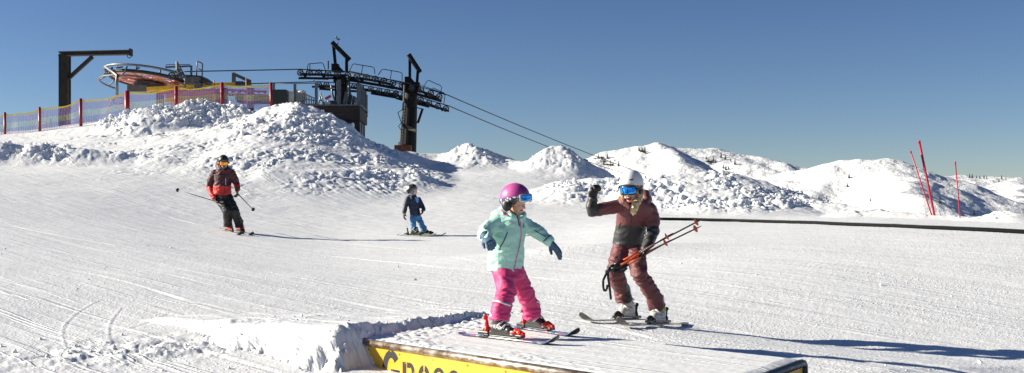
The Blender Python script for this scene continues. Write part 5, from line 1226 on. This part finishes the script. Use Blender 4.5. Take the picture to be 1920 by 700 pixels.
def cj(c):
    x, y = px_of(c)
    if x < 1124: return 1
    return 1 if y > 424+.05*(x-1180)+(-3 if x > 1210 else 0) else 0
def ww(p): return .6+.9*gauss(p, w(1112,396,-.3), .13)+.8*gauss(p, w(1225,432,-.13), .13)+.5*gauss(p, w(1180,440,0), .2)
wj_ = blob('jacket', m_, .0085, [MAROON, GRAPH], woman, wrinkle=(.007, (8,8,15), ww), it=2, colour=cj)
strip_on('zip', wj_, [(1183,392),(1183.5,410),(1182,430),(1178,458)], .0035, BLACKPL, wj_, 8); strip_on('pocket', wj_, [(1163,418),(1160,428)], .004, BLACKPL, wj_, 4); strip_on('zip', wj_, [(1195,432),(1192,450)], .003, BLACKPL, wj_, 4)
m_ = MB(); m_.oval_loft([LO(1177,454,.04,.14,.115), LO(1177,464,.05,.155,.125), LO(1179,476,.05,.13,.12)], 26)
h1, h2 = c1+Vector((.03,.03,.23)), c2+Vector((.06,.03,.235)); h1 = w(1170,567,d1+.02); h2 = w(1232,577,d2+.04)
m_.cone(w(1166,470,.02), .104, w(1152,509,-.1), .086, 18); m_.cone(w(1152,509,-.1), .086, h1+Vector((-.02,0,.12)), .082, 18); m_.tube([h1+Vector((-.024,-.01,.14)), h1], [.080,.083], 20)
m_.cone(w(1191,471,.0), .102, w(1199,513,-.22), .082, 18); m_.cone(w(1199,513,-.22), .082, h2+Vector((-.04,-.05,.12)), .077, 18); m_.tube([h2+Vector((-.046,-.055,.14)), h2], [.076,.086], 20)
def wt2(p): return .65+.8*gauss(p, w(1152,509,-.1), .15)+.9*gauss(p, w(1199,513,-.22), .15)+.9*gauss(p, h1, .16)+.9*gauss(p, h2, .16)
def ct(c): 
    x, y = px_of(c); return 1 if (y > 535 and y < 572 and x > 1171+(y-535)*.05 and x < 1186) else 0
wtr = blob('trousers', m_, .0085, [MAROON2, GRAPH], woman, wrinkle=(.0095, (7,7,17), wt2), it=2, colour=ct)
# helmet, goggles, hair
whc = w(1184, 346, -.27)
whl, RWh = helmet(woman, whc, Vector((-.42,-.88,-.16)), (.134,.121,.145), [HWHITE], brow=84, side=96, back=115)
goggles(woman, WH+RW_@Vector((0,0,.022)), RW_, (.100,.088,.115), LENSB, HBLACK, HBLACK, el=(-22, 21), az=56, strap_el=(-4, 8), srad=(.12,.112,.12), depth=.10)
for a in (-34, 22): 
    m_ = patch(whc, RWh, (.1375,.1245,.1515), a-10, a+10, 22, 26, 8, 1, .02); m_.build('vent', HBLACK, whl)
for q in (1, -1): m_ = MB(); m_.ell(WH+RW_@Vector((-.02,.094*q,-.03)), (.05,.022,.055), RW_); m_.build('ear_pad', HBLACK if q < 0 else HBLACK, whl, smooth=True)
m_ = MB(); Q = lambda a, b, c_: WH+RW_@Vector((a, b, c_)); m_.tube([Q(-.02,.1,-.06), Q(.03,.07,-.12), Q(.05,.0,-.15), Q(.03,-.07,-.12), Q(-.02,-.1,-.06)], .008, 6); m_.build('chin_strap', HWHITE, whl, smooth=True)
m_ = MB()
br = [w(1200,372,-.30), w(1196,378,-.36), w(1191,385,-.40), w(1189.5,391,-.41), w(1188,397,-.41), w(1187,402,-.40)]
for i, (a, r_) in enumerate(zip(br, (.030,.036,.038,.036,.030,.014))): m_.ell(a, (r_, r_*.8, r_*.95))
m_.limb(br, [.025,.03,.03,.028,.022,.01]); m_.limb([Q(.03,-.085,-.02), Q(.035,-.08,-.08), Q(.05,-.06,-.14)], [.014,.016,.010]); m_.limb([Q(.0,.09,-.02), Q(.02,.09,-.08), w(1200,372,-.30)], [.02,.022,.024])
blob('hair', m_, .005, BLOND, woman, wrinkle=(.006, (30,30,9), None), it=1)
# hands
hand('glove', woman, w(1111.5,373,-.34), (.15,-.10,1), (.55,-.80,.1), 1.18, 1.25, LEATHER, .006, side=-1, cuff=(.09,.060))
hg = w(1208,468,-.28)
# poles in the hand
grp = 'ski poles held in the woman\'s hand'
ga, gb = w(1143,504,-.30), w(1149,508,-.33)
K = w(1200,478.5,-.35)
def through(gx, gy, tx, ty, dg, dt, r, lab, sh, up_=None, strap=None):
    return pole(lab, w(gx, gy, dg), w(tx, ty, dt), r, sh, BLACKPL, BASK, grp, strap, up_)
s1 = [w(1143,506,-.33), w(1136,515,-.35), w(1131,526,-.36), w(1131,538,-.36), w(1133,546,-.35), w(1138,543,-.35), w(1139,534,-.35)]
s2 = [w(1140,508,-.35), w(1140,520,-.36), w(1143,538,-.36), w(1145.5,562,-.36)]
through(1146,500,1317,411,-.36,-.28,.0085,'long dark pole with red basket, upper of the two long ones in her hand', MARSH, .30, s1)
through(1141,508,1315,424,-.41,-.20,.0085,'long dark pole with red basket, lower of the two long ones in her hand', MARSH, .30, s2)
through(1152,504,1262,437,-.33,-.40,.0080,'short child ski pole with orange grip end, the upper of the two short ones', MARSH, .45, [w(1152,504,-.36), w(1160,510,-.4), w(1168,510,-.4), w(1176,502,-.4)])
through(1156,509,1259,449.5,-.39,-.33,.0080,'short child ski pole with orange grip end, the lower of the two short ones', MARSH, .45)
hand('glove', woman, hg, (-.55,-.30,-.62), (.30,-.10,-.62), 1.0, .95, LEATHER, .006, side=1, cuff=(.10,.056))
# boots
for (c_, f_, hem_, nm) in ((c1, f1, h1, 0), (c2, f2, h2, 1)):
    sc_ = c_+Vector((0,0,.040))-f_*.02; ln = hem_-(sc_+Vector((0,0,.22)))
    bo, PB, RB = boot(woman, sc_, f_, .30, (BOOTW, SILV, BLACKPL), lean=Vector((ln.x*.85, ln.y*.85, 0)), height=.25, voxel=.007)
    if nm: word('HEAD', .036, PB(-.01,.0645,.072), RB@Vector((-1,0,.0)), Vector((0,0,1)), WHITE, bo); m_ = MB(); m_.bar(PB(.02,.056,.13), PB(.0,.064,.10), .008, .02); m_.bar(PB(-.02,.060,.15), PB(-.035,.066,.12), .008, .02); m_.build('lime_tab', mat('lime_plastic', (.5,.6,.05), .4), bo)

# ---- the man coming down behind
mc = ground_hit(441, 437, 18, 34); MD = mc.y
a_, b_ = ground_hit(424, 433, 18, 34), ground_hit(470, 446, 18, 34); mf = (b_-a_); mf.normalize()
ma, mb2 = ground_hit(431, 436, 18, 34), ground_hit(452, 436.5, 18, 34)
ma, mf = lay(ma, mf, 1.7); mb2, mf = lay(mb2, mf, 1.7); a_, b_ = ma-mf, ma+mf
ski('pale red ski under the boot on the left of the skiing man in red', ma, mf, slope_n(b_, a_), 1.70, .085, SKIM, SKISIDE, BLACKPL, SILV, .09, group='skis of the man', heel_up=False)
ski('pale red ski under the boot on the right of the skiing man in red', mb2, mf, slope_n(b_, a_), 1.70, .085, SKIM, SKISIDE, BLACKPL, SILV, .09, group='skis of the man', heel_up=False)
def M(px, py, dd=0): return at(px, py, MD+dd)
man = empty('person', mc, 'man in wine and red jacket and black helmet, skiing with two poles', 'person')
MH = M(420, 307.5, -.12); mfc = Vector((.22,-.96,-.12))
m_ = MB(); RM = head_prims(m_, MH, mfc, .235)
m_.ilimb([M(419,322), M(418,340), M(418,368)], [.1,.13,.13]); m_.ilimb([M(412,370), M(427,396,-.2), M(428,424,0)], [.09,.07,.05]); m_.ilimb([M(426,370), M(441,396,-.15), M(450,424,.05)], [.09,.07,.05])
m_.ilimb([M(402,324), M(394,350,.1), M(403,373,-.1)], [.06,.05,.035]); m_.ilimb([M(434,324), M(443,345,.05), M(446,360,-.15)], [.06,.05,.035]); m_.ilimb([M(404,324), M(434,324)], [.06,.06])
blob('body', m_, .010, SKIN, man, it=1); face_parts(man, MH, RM, .235, True, LIPS)
def LM(px, py, a, b, dd=0): return (M(px, py, dd), Vector((a, 0, 0)), Vector((0, b, 0)))
m_ = MB(); m_.oval_loft([LM(417,366,.200,.155), LM(417,352,.195,.155), LM(417.5,340,.190,.15), LM(418.5,328,.215,.145), LM(419,322,.205,.13), LM(419.5,317,.13,.11), LM(419.5,314.5,.09,.09)], 26)
m_.limb([M(402.5,325), M(396,338,.05), M(393.5,350,.1), M(398,362,0), M(402,371,-.1)], [.092,.088,.080,.072,.062]); m_.limb([M(434.5,325), M(440,336,.03), M(443.5,346,.05), M(445.5,356,-.1)], [.090,.082,.074,.060])
m_.limb([M(410,313,-.02), M(414,319,-.14), M(422,321,-.16), M(430,318,-.1)], [.06,.05,.045,.05]); m_.ell(M(412,311,.10), (.10,.09,.06))
def cm(c): 
    x, y = px_of(c); return 1 if y > (349.3 if x < 434 else 345) else 0
mj = blob('jacket', m_, .013, [WINE, REDF], man, wrinkle=(.012, (6,6,10), None), it=2, colour=cm)
strip_on('zip', mj, [(420.5,326),(421,345),(420.5,364)], .007, BLACKPL, mj, 5); strip_on('pocket', mj, [(423,334),(423,347)], .008, ZIPW, mj, 4)
m_ = MB(); m_.oval_loft([LM(417,360,.17,.14), LM(418,370,.18,.15), LM(420,378,.16,.14)], 24)
m_.cone(M(412,371), .120, M(426,396,-.22), .098, 16); m_.cone(M(426,396,-.22), .098, M(427,416,-.02), .093, 16); m_.tube([M(427,414,-.02), M(427.5,425,0)], [.090,.098], 18)
m_.cone(M(427,371), .118, M(440.5,396,-.15), .096, 16); m_.cone(M(440.5,396,-.15), .096, M(447.5,417,.03), .090, 16); m_.tube([M(447,415,.03), M(449.5,425.5,.05)], [.088,.097], 18)
blob('trousers', m_, .013, BLACKF, man, wrinkle=(.013, (6,6,11), None), it=2)
mh, Rm = helmet(man, M(419, 301.5, -.10), mfc, (.135,.118,.135), [HBLACK], brow=80, side=104, back=116)
goggles(man, MH+RM@Vector((0,0,.02)), RM, (.103,.092,.115), LENSO, HBLACK, REDF, el=(-24, 18), az=58, strap_el=(-6, 8), srad=(.118,.118,.12), depth=.10)
m_ = MB(); Q2 = lambda a, b, c_: MH+RM@Vector((a, b, c_)); m_.limb([Q2(.0,.085,-.04), Q2(.04,.065,-.10), Q2(.075,.0,-.118), Q2(.04,-.065,-.10), Q2(.0,-.085,-.04)], [.018,.024,.026,.024,.018]); m_.limb([Q2(.085,.035,-.07), Q2(.093,0,-.036), Q2(.085,-.035,-.07)], [.006,.008,.006]); blob('beard', m_, .006, DARKHAIR, man, it=1)
hand('glove', man, M(402.5,372,-.1), (.45,-.30,-.80), (.55,.2,.3), 1.15, .95, LEATHER, .009, side=-1, cuff=(.06,.062)); hand('glove', man, M(445.3,358,-.12), (.02,-.30,-.95), (-.75,-.1,.0), 1.15, .85, LEATHER, .009, side=1, cuff=(.06,.060))
pole('thin black ski pole trailing to the left from the man\'s hand', M(408,379,-.2), M(331,356,1.0), .010, BLACKPL, BLACKPL, BLACKPL, 'ski poles of the man', bask=.05); pole('thin black ski pole pointing down right from the man\'s hand', M(446,364,-.2), M(475.5,394,1.0), .010, BLACKPL, BLACKPL, BLACKPL, 'ski poles of the man', bask=.05)
for (c_, tx, ty, dd) in ((ma, 427.5, 425, 0), (mb2, 449.5, 425.5, .05)):
    sc_ = c_+Vector((0,0,.04))-mf*.02; t_ = M(tx, ty, dd); ln = t_-(sc_+Vector((0,0,.2))); boot(man, sc_, mf, .32, (BOOTR, WHITE, BLACKPL), lean=Vector((ln.x*.8, ln.y*.8, 0)), height=.22, voxel=.011)

# ---- the boy
bc = ground_hit(787, 442, 18, 34); BYD = bc.y
ya, yb = ground_hit(760, 443, 18, 34), ground_hit(820, 443, 18, 34); bf = (yb-ya).normalized()
bf = Vector((.93,-.36,0)).normalized()
b1, b2 = ground_hit(778, 443, 18, 34), ground_hit(797, 441.5, 18, 34)
def tilt(c, f): 
    f = Vector((f.x, f.y, 0)).normalized(); z1 = gz(c.x+f.x*.5, c.y+f.y*.5); z0 = gz(c.x-f.x*.5, c.y-f.y*.5); f2_ = Vector((f.x, f.y, z1-z0)).normalized(); return f2_
b1, bf1 = lay(b1, bf, 1.0); b2, bf2 = lay(b2, bf, 1.0)
ski('short lime ski under the small child\'s left-hand boot in the background', b1, bf1, Vector((0,0,1)), 1.0, .085, SKIY, SKISIDE, BLACKPL, SILV, .06, group='lime skis of the small child', heel_up=True)
ski('short lime ski under the small child\'s right-hand boot in the background', b2, bf2, Vector((0,0,1)), 1.0, .085, SKIY, SKISIDE, BLACKPL, SILV, .06, group='lime skis of the small child', heel_up=True)
def B(px, py, dd=0): return at(px, py, BYD+dd)
boy = empty('person', bc, 'small child in navy jacket and blue trousers skiing in the background', 'person')
BH = B(774.5, 358.5, 0); bfc = Vector((.90,-.42,.12))
m_ = MB(); RB_ = head_prims(m_, BH, bfc, .205); m_.ilimb([B(774,372), B(776,388), B(778,404)], [.07,.09,.09]); m_.ilimb([B(774,405,-.06), B(775,420,-.1), B(777,434,-.05)], [.06,.05,.04]); m_.ilimb([B(783,405,.06), B(790,420,.05), B(796,433,.1)], [.06,.05,.04]); m_.ilimb([B(764,373), B(760,387), B(757.5,400)], [.04,.035,.03]); m_.ilimb([B(784,373), B(791,386), B(794,393)], [.04,.035,.03])
blob('body', m_, .009, SKIN, boy, it=1)
def LB(px, py, a, b): return (B(px, py), Vector((a, 0, 0)), Vector((0, b, 0)))
m_ = MB(); m_.oval_loft([LB(778.5,405,.125,.12), LB(777,392,.125,.12), LB(775.5,380,.130,.12), LB(774.5,373,.140,.11), LB(774.5,369,.10,.09), LB(774.5,366.5,.07,.07)], 24)
m_.limb([B(764.5,374,-.05), B(760.5,387,-.08), B(758,398,-.1)], [.062,.060,.048]); m_.limb([B(784.5,374,.04), B(791,386,.02), B(794.5,393,-.03)], [.060,.056,.046]); m_.ell(B(768.5,368,.03), (.07,.07,.035))
bj = blob('jacket', m_, .011, DEEPNAVY, boy, wrinkle=(.008, (8,8,13), None), it=2)
m_ = MB()
pc, pn_ = on_surface(bj, 781, 375.5, .006)
if pc is not None: m_.box(pc, (.085,.012,.115), rotm(*basis(Vector((.93,-.0,0))))) ; m_.build('chest_patch', LBLUE, bj, bevel=.004)
m_ = MB(); m_.oval_loft([LB(778,400,.115,.11), LB(778.5,406,.118,.115), LB(779,412,.10,.10)], 22)
m_.cone(B(774.5,407,-.05), .078, B(775,420,-.1), .068, 14); m_.cone(B(775,420,-.1), .068, B(776.5,432,-.06), .072, 14); m_.cone(B(784,407,.05), .076, B(790,420,.04), .068, 14); m_.cone(B(790,420,.04), .068, B(795.5,431,.08), .072, 14)
blob('trousers', m_, .011, BLUEF, boy, wrinkle=(.010, (8,8,15), None), it=2)
bhc = B(771.5, 355.5, 0)
m_ = MB(); m_.ell(BH+RB_@Vector((.005,0,-.01)), (.094,.082,.115), RB_, 20, 14)
def cb_(c): 
    q = RB_.transposed()@(c-BH); return 1 if (q.x > .045 and abs(q.y) < .06 and -.075 < q.z < .03) else 0
m2_ = blob('balaclava', m_, .007, [GREYF, SKIN], boy, it=1, colour=cb_); face_parts(boy, BH, RB_, .205, False, LIPS)
hb_, Rb = helmet(boy, bhc, Vector((.75,-.35,.55)), (.125,.112,.118), [HBLACK, HWHITE], brow=70, side=96, back=112, colour=lambda q: 1 if (q.x < .01 and (.01 < q.z < .042 or .065 < q.z < .09)) else 0)
goggles(boy, bhc, Rb, (.125,.112,.118), BLACKPL, HBLACK, HBLACK, el=(2, 34), az=42, strap_el=(2, 14), depth=.08)
hand('mitten', boy, B(758,398.5,-.1), (-.05,-.15,-1), (.8,.2,.0), 1.15, .45, LEATHER, .009, side=1, cuff=(.02,.046)); hand('mitten', boy, B(794.5,392,-.03), (-.2,-.2,-.6), (-.75,.0,.4), 1.15, .55, LEATHER, .009, side=-1, cuff=(.02,.044))
for (c_, tx, ty, dd) in ((b1, 777, 432, -.06), (b2, 795.5, 431, .08)):
    sc_ = c_+Vector((0,0,.04)); t_ = B(tx, ty, dd); ln = t_-(sc_+Vector((0,0,.14))); boot(boy, sc_, bf, .235, (BOOTK, SILV, BLACKPL), lean=Vector((ln.x*.7, ln.y*.7, 0)), height=.17, voxel=.009)
for o in list(bpy.data.objects):
    if '_org' in o: del o['_org']
